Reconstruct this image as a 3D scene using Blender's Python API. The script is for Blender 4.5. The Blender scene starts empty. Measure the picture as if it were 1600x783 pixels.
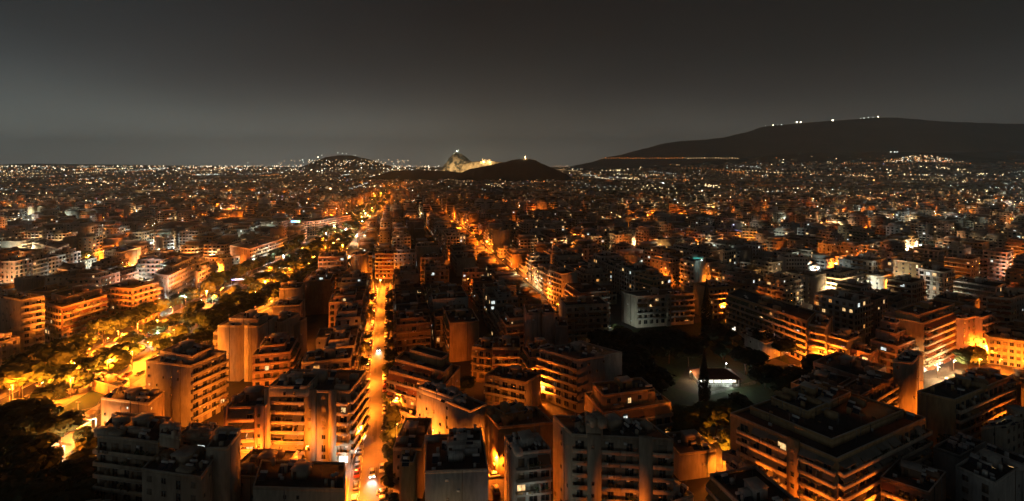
import bpy, math, random
import numpy as np
from mathutils import Vector, Matrix

C = bpy.context.scene
COL = C.collection
# ------------------------------------------------------------------ camera
HAZE = 7e-5; FPX = 750.0; HZ = 260.0; CAMH = 92.0
cam_d = bpy.data.cameras.new('camera'); cam = bpy.data.objects.new('camera', cam_d); COL.objects.link(cam)
cam.location = (0, 0, CAMH); cam.rotation_euler = (math.radians(90), 0, 0)
cam_d.sensor_width = 36; cam_d.lens = 36 * FPX / 1600
cam_d.shift_y = -(391.5 - HZ) / 1600
cam_d.clip_start = 1; cam_d.clip_end = 60000
C.camera = cam
# ------------------------------------------------------------------ render and exposure
C.view_settings.view_transform = 'Standard'; C.view_settings.look = 'None'
C.view_settings.exposure = 0; C.view_settings.gamma = 1
C.render.engine = 'CYCLES'
C.cycles.use_denoising = True
C.cycles.max_bounces = 4; C.cycles.diffuse_bounces = 3; C.cycles.glossy_bounces = 2
C.cycles.sample_clamp_indirect = 3.0; C.cycles.sample_clamp_direct = 0
C.cycles.caustics_reflective = False; C.cycles.caustics_refractive = False
C.cycles.use_light_tree = True
C.cycles.volume_bounces = 0
# ------------------------------------------------------------------ night sky: city glow low down, dark overhead
W = bpy.data.worlds.new('World'); C.world = W; W.use_nodes = True
nt = W.node_tree; N = nt.nodes; L = nt.links
bg = N['Background']
tc = N.new('ShaderNodeTexCoord'); sx = N.new('ShaderNodeSeparateXYZ'); L.new(tc.outputs['Generated'], sx.inputs[0])
ramp = N.new('ShaderNodeValToRGB')
L.new(sx.outputs['Z'], ramp.inputs[0])
cr = ramp.color_ramp; cr.interpolation = 'B_SPLINE'
def s2l(c): return tuple(((v/255)/12.92 if v/255 <= .04045 else ((v/255+.055)/1.055)**2.4) for v in c)
SKY = [(0.0,(130,128,121)), (0.05,(118,117,110)), (0.12,(62,63,63)), (0.20,(32,36,38)), (0.32,(10,15,20)), (0.6,(17,20,24)), (1.0,(17,20,24))]
while len(cr.elements) < len(SKY): cr.elements.new(.5)
for e, (p, c) in zip(cr.elements, SKY): e.position = p; e.color = (*s2l(c), 1)
# the glow fades from the city centre on the left to the dark mountain side on the right
mr = N.new('ShaderNodeMapRange'); mr.inputs['From Min'].default_value = -0.75; mr.inputs['From Max'].default_value = 0.8
mr.inputs['To Min'].default_value = 0.0; mr.inputs['To Max'].default_value = 1.0
L.new(sx.outputs['X'], mr.inputs['Value'])
tint = N.new('ShaderNodeValToRGB'); L.new(mr.outputs[0], tint.inputs[0])
tr = tint.color_ramp; tr.elements[0].color = (1.34, 1.55, 1.62, 1); tr.elements[1].color = (.52, .52, .53, 1)
e = tr.elements.new(.45); e.color = (1.03, .97, .89, 1)
mx = N.new('ShaderNodeMix'); mx.data_type = 'RGBA'; mx.blend_type = 'MULTIPLY'; mx.inputs[0].default_value = 1
L.new(ramp.outputs[0], mx.inputs[6]); L.new(tint.outputs[0], mx.inputs[7]); 
skn = N.new('ShaderNodeTexNoise'); skn.inputs['Scale'].default_value = 2.6; skn.inputs['Detail'].default_value = 4; skm = N.new('ShaderNodeMapping'); skm.inputs['Scale'].default_value = (1, 1, 3.2)
L.new(tc.outputs['Generated'], skm.inputs[0]); L.new(skm.outputs[0], skn.inputs['Vector'])
skr = N.new('ShaderNodeMapRange'); skr.inputs['From Min'].default_value = .35; skr.inputs['From Max'].default_value = .65; skr.inputs['To Min'].default_value = .90; skr.inputs['To Max'].default_value = 1.10
L.new(skn.outputs[0], skr.inputs['Value']); skv = N.new('ShaderNodeVectorMath'); skv.operation = 'SCALE'; L.new(mx.outputs[2], skv.inputs[0]); L.new(skr.outputs[0], skv.inputs['Scale']); L.new(skv.outputs[0], bg.inputs[0])
bg.inputs[1].default_value = 1.0

# ------------------------------------------------------------------ materials
MATS = {}
def hexc(r, g, b): return (r, g, b, 1)
def mat(name, col, rough=.85, var=.18, scale=.6, streak=False, metal=0., bump=0., spec=.3, col2=None):
    if name in MATS: return MATS[name]
    m = bpy.data.materials.new(name); m.use_nodes = True; t = m.node_tree; n = t.nodes; l = t.links
    b = n['Principled BSDF']; b.inputs['Roughness'].default_value = rough; b.inputs['Metallic'].default_value = metal
    b.inputs['Specular IOR Level'].default_value = spec
    g = n.new('ShaderNodeNewGeometry'); mp = n.new('ShaderNodeMapping'); l.new(g.outputs['Position'], mp.inputs[0])
    mp.inputs['Scale'].default_value = (1, 1, .16 if streak else 1)
    nz = n.new('ShaderNodeTexNoise'); nz.inputs['Scale'].default_value = scale; nz.inputs['Detail'].default_value = 5; nz.inputs['Roughness'].default_value = .62
    l.new(mp.outputs[0], nz.inputs['Vector'])
    r = n.new('ShaderNodeValToRGB'); l.new(nz.outputs[0], r.inputs[0])
    r.color_ramp.elements[0].position = .3; r.color_ramp.elements[1].position = .7
    c2 = col2 or tuple(min(1, v*(1+var)) for v in col)
    r.color_ramp.elements[0].color = (*[v*(1-var) for v in col], 1); r.color_ramp.elements[1].color = (*c2, 1)
    out = r.outputs[0]
    if streak:
        # rain streaks and soot, and a tone that differs from house to house
        m2 = n.new('ShaderNodeMapping'); m2.inputs['Scale'].default_value = (1, 1, .2); l.new(g.outputs['Position'], m2.inputs[0])
        n3 = n.new('ShaderNodeTexNoise'); n3.inputs['Scale'].default_value = 1.6; n3.inputs['Detail'].default_value = 6; l.new(m2.outputs[0], n3.inputs['Vector'])
        n4 = n.new('ShaderNodeTexNoise'); n4.inputs['Scale'].default_value = .13; n4.inputs['Detail'].default_value = 3; l.new(g.outputs['Position'], n4.inputs['Vector'])
        ad = n.new('ShaderNodeMath'); ad.operation = 'ADD'; l.new(n3.outputs[0], ad.inputs[0]); l.new(n4.outputs[0], ad.inputs[1])
        mr2 = n.new('ShaderNodeMapRange'); mr2.inputs['From Min'].default_value = .82; mr2.inputs['From Max'].default_value = 1.12; mr2.inputs['To Min'].default_value = .78; mr2.inputs['To Max'].default_value = 1.06
        l.new(ad.outputs[0], mr2.inputs['Value']); oi = n.new('ShaderNodeObjectInfo'); mr3 = n.new('ShaderNodeMapRange'); mr3.inputs['To Min'].default_value = .8; mr3.inputs['To Max'].default_value = 1.2
        l.new(oi.outputs['Random'], mr3.inputs['Value']); mu = n.new('ShaderNodeMath'); mu.operation = 'MULTIPLY'; l.new(mr2.outputs[0], mu.inputs[0]); l.new(mr3.outputs[0], mu.inputs[1])
        mm = n.new('ShaderNodeVectorMath'); mm.operation = 'SCALE'; l.new(out, mm.inputs[0]); l.new(mu.outputs[0], mm.inputs['Scale']); out = mm.outputs[0]
    l.new(out, b.inputs['Base Color'])
    if bump:
        bm = n.new('ShaderNodeBump'); bm.inputs['Strength'].default_value = bump
        n2 = n.new('ShaderNodeTexNoise'); n2.inputs['Scale'].default_value = scale*6; l.new(g.outputs['Position'], n2.inputs['Vector'])
        l.new(n2.outputs[0], bm.inputs['Height']); l.new(bm.outputs[0], b.inputs['Normal'])
    MATS[name] = m; return m
def emit(name, col, strength, sample=False):
    if name in MATS: return MATS[name]
    m = bpy.data.materials.new(name); m.use_nodes = True; t = m.node_tree; n = t.nodes
    b = n['Principled BSDF']; b.inputs['Base Color'].default_value = (.5, .5, .5, 1)
    b.inputs['Emission Color'].default_value = (*col, 1); b.inputs['Emission Strength'].default_value = strength
    if not sample: m.cycles.emission_sampling = 'NONE'
    MATS[name] = m; return m
def litpane(name, col, strength):
    # a curtained window lit from inside: uneven folds
    m = emit(name, col, strength); t = m.node_tree; n = t.nodes; l = t.links; b = n['Principled BSDF']
    g = n.new('ShaderNodeNewGeometry'); nz = n.new('ShaderNodeTexNoise'); nz.inputs['Scale'].default_value = 1.3
    l.new(g.outputs['Position'], nz.inputs['Vector'])
    mr_ = n.new('ShaderNodeMapRange'); mr_.inputs['From Min'].default_value = .35; mr_.inputs['From Max'].default_value = .65
    mr_.inputs['To Min'].default_value = strength*.35; mr_.inputs['To Max'].default_value = strength*1.3
    l.new(nz.outputs[0], mr_.inputs['Value']); l.new(mr_.outputs[0], b.inputs['Emission Strength']); return m

WALLS = {
 'cream': mat('wall_cream', (.46,.41,.32), streak=True), 'white': mat('wall_white', (.55,.54,.50), streak=True),
 'beige': mat('wall_beige', (.40,.34,.26), streak=True), 'grey': mat('wall_grey', (.32,.31,.29), streak=True),
 'ochre': mat('wall_ochre', (.42,.30,.16), streak=True), 'pink': mat('wall_pink', (.44,.30,.24), streak=True),
 'brown': mat('wall_brown', (.24,.17,.12), streak=True)}
ROOF = mat('roof_membrane', (.055,.052,.05), .9, .5, .25)
ROOF2 = mat('roof_screed', (.10,.095,.085), .9, .45, .3)
TILE = mat('roof_tiles', (.20,.085,.05), .8, .3, 1.5)
SLAB = mat('balcony_concrete', (.42,.39,.34), .8, .2, .8)
COPE = mat('coping', (.42,.40,.36), .8, .2, .8)
FRAME = mat('window_frame', (.24,.22,.19), .6, .05)
GLASS = mat('dark_glass', (.02,.022,.025), .12, .2, spec=.6)
SHUT = mat('shutter', (.20,.17,.13), .7, .15)
DOORM = mat('brown_door', (.09,.055,.035), .7, .2)
AWN = {'green': mat('awning_green', (.10,.12,.07), .9), 'ochre': mat('awning_ochre', (.30,.20,.09), .9),
       'grey': mat('awning_grey', (.24,.23,.20), .9), 'rust': mat('awning_rust', (.28,.12,.06), .9)}
METAL = mat('galvanised_metal', (.28,.28,.28), .45, .1, metal=.6)
DARKMETAL = mat('dark_metal', (.05,.05,.05), .5, .1, metal=.4)
WHITEPAINT = mat('white_enamel', (.7,.7,.68), .4, .05)
BLUEGLASS = mat('solar_glass', (.015,.02,.04), .15, .2, spec=.7)
ASPH = mat('asphalt', (.080,.075,.070), .62, .45, .16, bump=.2)
PATCHA = mat('asphalt_patch', (.045,.043,.042), .7, .2, .8); PATCHB = mat('asphalt_patch_pale', (.12,.115,.105), .8, .2, .8)
GROUND = mat('city_ground', (.055,.05,.045), .95, .4, .05)
PAVE = mat('pavement', (.17,.16,.145), .9, .2, .5)
KERB = mat('kerb_stone', (.28,.27,.25), .85, .15, 1)
DUST = mat('dusty_ground', (.20,.165,.115), .95, .22, .3)
GRASSG = mat('grass_ground', (.028,.045,.016), .95, .4, .5)
PITCH = mat('pitch_green', (.02,.045,.02), .9, .2, .2)
BARK = mat('bark', (.10,.075,.05), .95, .3, 3)
LEAF = [mat('leaf_%s' % k, c, .7, .35, .5, spec=.2) for k, c in (('olive', (.060,.070,.022)), ('dark', (.030,.045,.018)), ('fresh', (.075,.10,.03)), ('deep', (.016,.024,.012)))]
ROCK = mat('limestone', (.36,.31,.20), .9, .6, .05, bump=.6)
MARBLE = mat('marble', (.62,.57,.46), .7, .12, .3)
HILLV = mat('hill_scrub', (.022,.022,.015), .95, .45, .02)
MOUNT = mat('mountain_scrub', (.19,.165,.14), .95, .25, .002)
LITW = litpane('lit_room_warm', (1.0, .60, .24), 1.3)
LITC = litpane('lit_room_cool', (.85, .95, .9), 1.1)
LITO = litpane('lit_room_amber', (1.0, .42, .10), 1.0)
SHOP = litpane('lit_shop', (1.0, .92, .74), 2.2)
SODIUM = (1.0, .20, .012); AMBER = (1.0, .25, .016); WARM = (1.0, .62, .28); WHITE = (.86, 1.0, .90); CYAN = (.62, .95, 1.0); BLUE = (.25, .3, 1.0)
HEAD = {'s': emit('sodium_lamp_glow', (1, .5, .12), 30), 'a': emit('amber_lamp_glow', (1, .62, .2), 34), 'w': emit('white_lamp_glow', (.9, 1, .92), 34),
        'y': emit('warm_lamp_glow', (1, .8, .5), 34), 'c': emit('cool_lamp_glow', (.7, .95, 1), 34), 'b': emit('blue_sign_glow', (.25,.3,1), 6)}
LCOL = {'s': SODIUM, 'a': AMBER, 'w': WHITE, 'y': WARM, 'c': CYAN, 'b': BLUE}

# ------------------------------------------------------------------ geometry helpers
def P(px, py, z=0.0):
    """the place at height z that the photograph shows at pixel (px, py)"""
    Y = (CAMH - z) * FPX / (py - HZ)
    return ((px - 800) / FPX * Y, Y)
class MB:
    def __init__(s): s.B = []; s.V = []; s.F = []; s.M = []; s.mats = []
    def mi(s, m):
        if m not in s.mats: s.mats.append(m)
        return s.mats.index(m)
    def box(s, p, u, x0, x1, y0, y1, z0, z1, m):
        s.B.append((p[0], p[1], u[0], u[1], x0, x1, y0, y1, z0, z1, s.mi(m)))
    def face(s, vs, m):
        k = len(s.V); s.V.extend(vs); s.F.append(list(range(k, k+len(vs)))); s.M.append(s.mi(m))
    def prism(s, poly, z0, z1, m, mt=None, bottom=False):
        n = len(poly); k = len(s.V)
        s.V += [(x, y, z0) for x, y in poly] + [(x, y, z1) for x, y in poly]
        a = s.mi(m); b = s.mi(mt or m)
        for i in range(n):
            j = (i+1) % n; s.F.append([k+i, k+j, k+n+j, k+n+i]); s.M.append(a)
        s.F.append([k+n+i for i in range(n)]); s.M.append(b)
        if bottom: s.F.append([k+i for i in range(n-1, -1, -1)]); s.M.append(a)
    def tube(s, p, q, r, m, n=6, r2=None):
        p = Vector(p); q = Vector(q); d = (q-p).normalized(); a = d.orthogonal().normalized(); b = d.cross(a); r2 = r if r2 is None else r2
        k = len(s.V)
        for c, rr in ((p, r), (q, r2)):
            for i in range(n):
                t = 2*math.pi*i/n; v = c + a*math.cos(t)*rr + b*math.sin(t)*rr; s.V.append(tuple(v))
        im = s.mi(m)
        for i in range(n):
            j = (i+1) % n; s.F.append([k+i, k+j, k+n+j, k+n+i]); s.M.append(im)
        s.F.append([k+n+i for i in range(n)]); s.M.append(im); s.F.append([k+i for i in range(n-1, -1, -1)]); s.M.append(im)
    def mesh(s, name):
        me = bpy.data.meshes.new(name)
        nv = len(s.V); V = [np.array(s.V, dtype=np.float32).reshape(-1, 3)] if nv else []
        loops = [i for f in s.F for i in f]; tot = [len(f) for f in s.F]; mi = list(s.M)
        loops = np.array(loops, dtype=np.int32); tot = np.array(tot, dtype=np.int32); mi = np.array(mi, dtype=np.int32)
        if s.B:
            A = np.array(s.B, dtype=np.float64); n = len(A)
            px, py, ux, uy, x0, x1, y0, y1, z0, z1, mm = A.T
            vx, vy = -uy, ux
            pts = np.empty((n, 8, 3))
            for k, (X, Y, Z) in enumerate(((x0,y0,z0),(x1,y0,z0),(x1,y1,z0),(x0,y1,z0),(x0,y0,z1),(x1,y0,z1),(x1,y1,z1),(x0,y1,z1))):
                pts[:, k, 0] = px + ux*X + vx*Y; pts[:, k, 1] = py + uy*X + vy*Y; pts[:, k, 2] = Z
            q = np.array([[0,3,2,1],[4,5,6,7],[0,1,5,4],[1,2,6,5],[2,3,7,6],[3,0,4,7]])
            fl = (q[None] + (np.arange(n)*8)[:, None, None] + nv).reshape(-1)
            V.append(pts.reshape(-1, 3).astype(np.float32))
            loops = np.concatenate([loops, fl.astype(np.int32)]); tot = np.concatenate([tot, np.full(n*6, 4, np.int32)])
            mi = np.concatenate([mi, np.repeat(mm.astype(np.int32), 6)])
        if not len(tot): return me
        V = np.concatenate(V)
        me.vertices.add(len(V)); me.vertices.foreach_set('co', V.ravel())
        me.loops.add(len(loops)); me.loops.foreach_set('vertex_index', loops)
        st = np.concatenate([[0], np.cumsum(tot)[:-1]]).astype(np.int32)
        me.polygons.add(len(tot)); me.polygons.foreach_set('loop_start', st); me.polygons.foreach_set('loop_total', tot)
        me.polygons.foreach_set('material_index', mi)
        for m in s.mats: me.materials.append(m)
        me.update(calc_edges=True)
        return me
    def build(s, name, parent=None, loc=None, kind=None, label=None):
        if not (s.B or s.F): return None
        o = bpy.data.objects.new(name, s.mesh(name)); COL.objects.link(o)
        if parent: o.parent = parent
        if loc: o.location = loc
        if kind: o['kind'] = kind
        if label: o['label'] = label
        return o
def thing(name, label, cat, loc=(0, 0, 0), rz=0, group=None):
    o = bpy.data.objects.new(name, None); COL.objects.link(o); o.empty_display_size = .5
    o.location = loc; o.rotation_euler = (0, 0, rz); o['label'] = label; o['category'] = cat
    if group: o['group'] = group
    return o
def inst(name, me, parent, loc=(0,0,0), rz=0, sc=None):
    o = bpy.data.objects.new(name, me); COL.objects.link(o); o.parent = parent; o.location = loc; o.rotation_euler = (0,0,rz)
    if sc: o.scale = sc
    return o
def lamp(name, parent, loc, key, power, size=.25, kind='POINT', rot=None, blend=.6, angle=150):
    ld = bpy.data.lights.new(name, kind); ld.energy = power; ld.color = LCOL[key]; ld.shadow_soft_size = size
    if kind == 'SPOT': ld.spot_size = math.radians(angle); ld.spot_blend = blend
    o = bpy.data.objects.new(name, ld); COL.objects.link(o); o.location = loc
    if parent: o.parent = parent
    if rot: o.rotation_euler = rot
    return o

# ------------------------------------------------------------------ building kit
_wm = {}
def win_mesh(w, h, kind):
    k = (round(w, 1), round(h, 1), kind)
    if k in _wm: return _wm[k]
    b = MB(); u = (1, 0); w, h = k[0], k[1]
    pane = {'d': GLASS, 's': SHUT, 'w': LITW, 'c': LITC, 'a': LITO, 'p': SHOP}[kind]
    b.box((0,0), u, -w/2, -w/2+.09, -.09, .0, 0, h, FRAME); b.box((0,0), u, w/2-.09, w/2, -.09, .0, 0, h, FRAME)
    b.box((0,0), u, -w/2+.09, w/2-.09, -.09, .0, h-.09, h, FRAME); b.box((0,0), u, -w/2+.09, w/2-.09, -.13, .0, 0, .08, FRAME)
    if w > 1: b.box((0,0), u, -.04, .04, -.07, .0, .08, h-.09, FRAME)
    m0 = b.mesh('window'); b = MB()
    b.box((0,0), u, -w/2+.09, w/2-.09, -.04, .0, .08, h-.09, pane)
    if kind == 's' : b.box((0,0), u, -w/2, w/2, -.075, -.04, h*.35, h-.1, SHUT)
    if kind in 'wca': b.box((0,0), u, -w/2+.1, w/2-.1, -.06, -.04, h*.78, h-.1, SHUT)
    m = b.mesh('pane'); _wm[k] = (m0, m); return _wm[k]
class Bd: pass
def pick_win(rng, lit):
    r = rng.random()
    if r < lit: return rng.choice('wwca')
    return 's' if r < lit + .35 else 'd'
def awning(b, p, u, x0, x1, z, out, drop, m):
    vx, vy = -u[1], u[0]
    def g(x, y, zz): return (p[0]+u[0]*x+vx*y, p[1]+u[1]*x+vy*y, zz)
    t = .05
    A = [g(x0,-.02,z), g(x1,-.02,z), g(x1,-out,z-drop), g(x0,-out,z-drop)]
    Bt = [(x, y, zz-t) for x, y, zz in A]
    b.face([A[0], A[3], A[2], A[1]], m); b.face([Bt[0], Bt[1], Bt[2], Bt[3]], m)
    b.face([A[3], Bt[3], Bt[2], A[2]], m); b.face([A[0], Bt[0], Bt[3], A[3]], m); b.face([A[1], A[2], Bt[2], Bt[1]], m)
def facade(bd, p, q, z0, z1, style, rng, lit=.05):
    """style: N blank, n blank with a few small windows, W windows, O dense office windows, B balconies, T balconies with awnings
       or a list of (fraction, style) along the face, with I for a projecting pier"""
    dx, dy = q[0]-p[0], q[1]-p[1]; Lf = math.hypot(dx, dy)
    if Lf < 1.2 : return
    u = (dx/Lf, dy/Lf)
    if isinstance(style, list):
        a = 0
        for fr, st in style:
            b_ = min(1, a+fr); pp = (p[0]+dx*a, p[1]+dy*a); qq = (p[0]+dx*b_, p[1]+dy*b_)
            if st == 'I':
                m = MB(); m.box(pp, u, .02, (b_-a)*Lf-.02, -1.25, -.003, 0, z1+.45, bd.wall); m.build('pier', bd.root)
                if (b_-a)*Lf > 2.5 and bd.hero: facade(bd, (pp[0]+u[1]*1.25, pp[1]-u[0]*1.25), (qq[0]+u[1]*1.25, qq[1]-u[0]*1.25), z0, z1, 'n', rng, lit)
            else: facade(bd, pp, qq, z0, z1, st, rng, lit)
            a = b_
        return
    fh = 3.05; nf = max(1, int((z1-.9-z0)/fh + .35)); rz = math.atan2(u[1], u[0])
    zb = z1 - .9 - nf*fh            # ground storey takes what is left
    def win(x, z, w, h, k=None):
        k = k or pick_win(rng, lit)
        if bd.hero:
            wm_ = win_mesh(w, h, k); wo = inst('window', wm_[0], bd.root, (p[0]+u[0]*x+u[1]*.003, p[1]+u[1]*x-u[0]*.003, z), rz); inst('pane', wm_[1], wo)
        else:
            b = bd.win; pane = {'d': GLASS, 's': SHUT, 'w': LITW, 'c': LITC, 'a': LITO, 'p': SHOP}[k]
            b.box(p, u, x-w/2, x+w/2, -.06, -.003, z, z+h, FRAME); b.box(p, u, x-w/2+.1, x+w/2-.1, -.075, -.0601, z+.1, z+h-.1, pane)
    if style in 'Nn' and (bd.hero or bd.near) and Lf > 6:
        for k_ in range(rng.choice((1, 1, 2))):
            xp = rng.uniform(.15, .85)*Lf; pp_ = MB(); pp_.box(p, u, xp, xp+.13, -.14, -.003, z0+.2, z1-.15, rng.choice((METAL, SHUT, DARKMETAL))); pp_.build('drainpipe', bd.root)
        if style == 'N' and bd.hero:
            for k_ in range(int(Lf*(z1-z0)/60)):
                xp, zp = rng.uniform(.8, Lf-1.2), rng.uniform(z0+2, z1-2.2)
                if rng.random() < .5: inst('window', win_mesh(.6, .7, 'd')[0], bd.root, (p[0]+u[0]*xp+u[1]*.003, p[1]+u[1]*xp-u[0]*.003, zp), rz)
                else: aa_ = MB(); aa_.box(p, u, xp, xp+.8, -.4, -.08, zp, zp+.55, WHITEPAINT); aa_.build('air_conditioner', bd.root)
    if style == 'N': return
    for f in range(nf):
        zf = zb + f*fh
        if style == 'n':
            if Lf > 3:
                for k in range(int(Lf/3.4)):
                    if rng.random() < .4: win(1.5 + k*3.2 + rng.uniform(-.2,.2), zf+1.1, .8, 1.0)
            elif Lf > 1.6: win(Lf/2, zf+1, 1.0, 1.2)
        elif style == 'O':
            n = max(2, int(Lf/2.1)); s = Lf/n
            for k in range(n): win((k+.5)*s, zf+.9, s*.62, 1.5)
        elif style == 'W':
            n = max(1, int(Lf/3.3)); s = Lf/n
            for k in range(n):
                w, h = (1.3, 1.35) if rng.random() < .75 else (1.3, 2.2)
                win((k+.5)*s, zf + (2.4-h), w, h)
        elif style in 'BT':
            ground = zf < 2.5
            n = max(1, int(Lf/3.0)); s = Lf/n
            for k in range(n):
                w = rng.choice((1.6, 2.2)) if s > 2.4 else min(1.4, s*.7)
                if ground and bd.shop and rng.random() < bd.shop: win((k+.5)*s, zf+.15, s*.8, 2.5, 'p')
                else: win((k+.5)*s, zf+.1, w, 2.2)
            if not ground:
                b = MB(); out = bd.out
                b.box(p, u, .1, Lf-.1, -out, -.003, zf-.17, zf, SLAB)
                ph = bd.par; pm = bd.parm; slab_o = None
                if bd.hero or bd.near: slab_o = b.build('balcony', bd.root); b = MB()
                if ph > .5:
                    b.box(p, u, .1, Lf-.1, -out, -out+.1, zf, zf+ph, pm)
                    b.box(p, u, .1, .2, -out+.1, -.003, zf, zf+ph, pm); b.box(p, u, Lf-.2, Lf-.1, -out+.1, -.003, zf, zf+ph, pm)
                else:
                    b.box(p, u, .1, Lf-.1, -out, -out+.1, zf, zf+.35, pm); b.box(p, u, .1, Lf-.1, -out+.02, -out+.07, zf+.88, zf+.95, METAL)
                    if bd.hero:
                        for k in range(int(Lf/1.2)): b.box(p, u, .3+k*1.2, .34+k*1.2, -out+.03, -out+.06, zf+.35, zf+.88, METAL)
                if bd.hero and Lf > 5:
                    for k in range(1, n):
                        if rng.random() < .35: b.box(p, u, k*s-.05, k*s+.05, -out+.12, -.003, zf, zf+1.9, pm)
                if slab_o: b.build('parapet' if ph > .5 else 'railing', slab_o)
                else: b.build('balcony', bd.root)
                if (bd.hero or bd.near) and Lf > 3 and rng.random() < .5:
                    pb_ = MB(); ip = pb_.mi(LEAF[1]); x = rng.uniform(.4, Lf*.5)
                    while x < Lf-.6:
                        if rng.random() < .6:
                            for _ in range(7):
                                cx_, hz_ = x+rng.uniform(-.4,.4), zf+rng.uniform(.7, 1.7); w_ = rng.uniform(.12,.28); k_ = len(pb_.V); oo = -out+.25+rng.uniform(-.25,.2)
                                for p_, r_ in ((-1,-1),(1,-.7),(.8,1),(-.9,.8)):
                                    xx = cx_+p_*w_; yy = oo+rng.uniform(-.15,.15); pb_.V.append((p[0]+u[0]*xx-u[1]*yy, p[1]+u[1]*xx+u[0]*yy, hz_+r_*w_))
                                pb_.F.append([k_, k_+1, k_+2, k_+3]); pb_.M.append(ip)
                        x += rng.uniform(.6, 1.8)
                    pb_.build('balcony_plants', bd.root, kind='stuff')
                if (bd.hero or bd.near) and rng.random() < .45:
                    ab = MB(); x = rng.uniform(.5, max(.6, Lf-1.2)); ab.box(p, u, x, x+.8, -.38, -.08, zf+.05 if rng.random() < .5 else zf+2.0, zf+.6 if 0 else zf+2.55, WHITEPAINT) if 0 else ab.box(p, u, x, x+.8, -.42, -.1, zf+2.0, zf+2.55, WHITEPAINT); ab.build('air_conditioner', bd.root)
                if (bd.hero or bd.near) and Lf > 4 and rng.random() < .25:
                    lb = MB(); x = rng.uniform(.5, Lf-3.2)
                    for _ in range(rng.randint(3, 6)):
                        w_ = rng.uniform(.25,.6); lb.box(p, u, x, x+w_, -out-.09, -out-.05, zf+.9-rng.uniform(.4,.85), zf+.93, rng.choice((WHITEPAINT, AWN['grey'], AWN['ochre'], SHUT))); x += w_+.08
                        if x > Lf-.7: break
                    lb.build('laundry', bd.root, kind='stuff')
            if style == 'T' or rng.random() < .12:
                x = .25
                while x < Lf-2:
                    w = min(rng.choice((2.8, 4.2, 5.5)), Lf-.25-x)
                    b = MB()
                    if rng.random() < (.75 if style == 'T' else .5): awning(b, p, u, x, x+w-.15, zf+2.75, bd.out+.15, rng.choice((.5, 1.1, 1.5)), bd.awn)
                    x += w
                    b.build('awning', bd.root)
def roofgear(bd, poly, z, rng, n):
    """stair house, solar heaters, chimneys, antennas and air conditioners standing on the roof"""
    xs = [a for a, _ in poly]; cx = sum(xs)/len(poly); cy = sum(b for _, b in poly)/len(poly)
    def spot(k): 
        i = rng.randrange(len(poly)); j = (i+1) % len(poly); t = rng.random()
        ex = poly[i][0]*(1-t)+poly[j][0]*t; ey = poly[i][1]*(1-t)+poly[j][1]*t
        return (cx+(ex-cx)*k, cy+(ey-cy)*k)
    u = bd.u; zr = z-.78
    size = min(math.dist(poly[0], poly[1]), math.dist(poly[1], poly[2]))
    if size > 6.5:
        b = MB(); w = min(size*.42, rng.uniform(3, 5)); d = min(size*.38, rng.uniform(3, 4)); h = rng.uniform(2.3, 3.0)
        o = (cx+rng.uniform(-.1,.1)*size, cy+rng.uniform(0,.14)*size)
        b.box(o, u, -w/2, w/2, -d/2, d/2, zr, zr+h, bd.wall); b.box(o, u, -w/2-.2, w/2+.2, -d/2-.2, d/2+.2, zr+h, zr+h+.18, COPE)
        b.box(o, u, -w/2+.4, -w/2+1.3, -d/2-.03, -d/2, zr, zr+2.0, DOORM)
        b.build('stair_house', bd.root)
    if cx is not None and bd.near: n = int(n*2.4)+4
    for k in range(n):
        r = rng.random(); o = spot(rng.uniform(.3, .86)); b = MB()
        if r < .3:
            b.box(o, u, -.9, .9, .0, .5, zr+1.1, zr+1.6, WHITEPAINT); b.box(o, u, -.8, -.75, .2, .26, zr, zr+1.1, METAL); b.box(o, u, .75, .8, .2, .26, zr, zr+1.1, METAL)
            vx, vy = -u[1], u[0]
            g = lambda x, y, zz: (o[0]+u[0]*x+vx*y, o[1]+u[1]*x+vy*y, zz)
            b.face([g(-.9,-1.3,zr+.15), g(.9,-1.3,zr+.15), g(.9,-.05,zr+1.15), g(-.9,-.05,zr+1.15)], BLUEGLASS)
            b.face([g(-.9,-1.3,zr+.07), g(-.9,-.05,zr+1.07), g(.9,-.05,zr+1.07), g(.9,-1.3,zr+.07)], METAL)
            b.build('solar_heater', bd.root)
        elif r < .5:
            w = rng.uniform(.3, .5); b.box(o, u, -w, w, -w*.7, w*.7, zr, zr+rng.uniform(1.2, 2.0), bd.wall); b.build('chimney', bd.root)
        elif r < .75:
            h = rng.uniform(2.5, 4.2); b.box(o, u, -.03, .03, -.03, .03, zr, zr+h, METAL)
            for q in range(4): b.box(o, u, -.5+.06*q, .5-.06*q, -.015+.0*q, .015, zr+h-.2-.22*q, zr+h-.17-.22*q, METAL)
            b.build('antenna', bd.root)
        elif r < .9:
            b.box(o, u, -.45, .45, -.2, .2, zr+.1, zr+.8, WHITEPAINT); b.box(o, u, -.4, .4, -.15, .15, zr, zr+.1, DARKMETAL); b.build('air_conditioner', bd.root)
        else:
            w = rng.uniform(1.2, 2.2); b.box(o, u, -w, w, -.9, .9, zr, zr+rng.uniform(1.3, 2.0), bd.wall); b.build('roof_shed', bd.root)
FOOT = []
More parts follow.
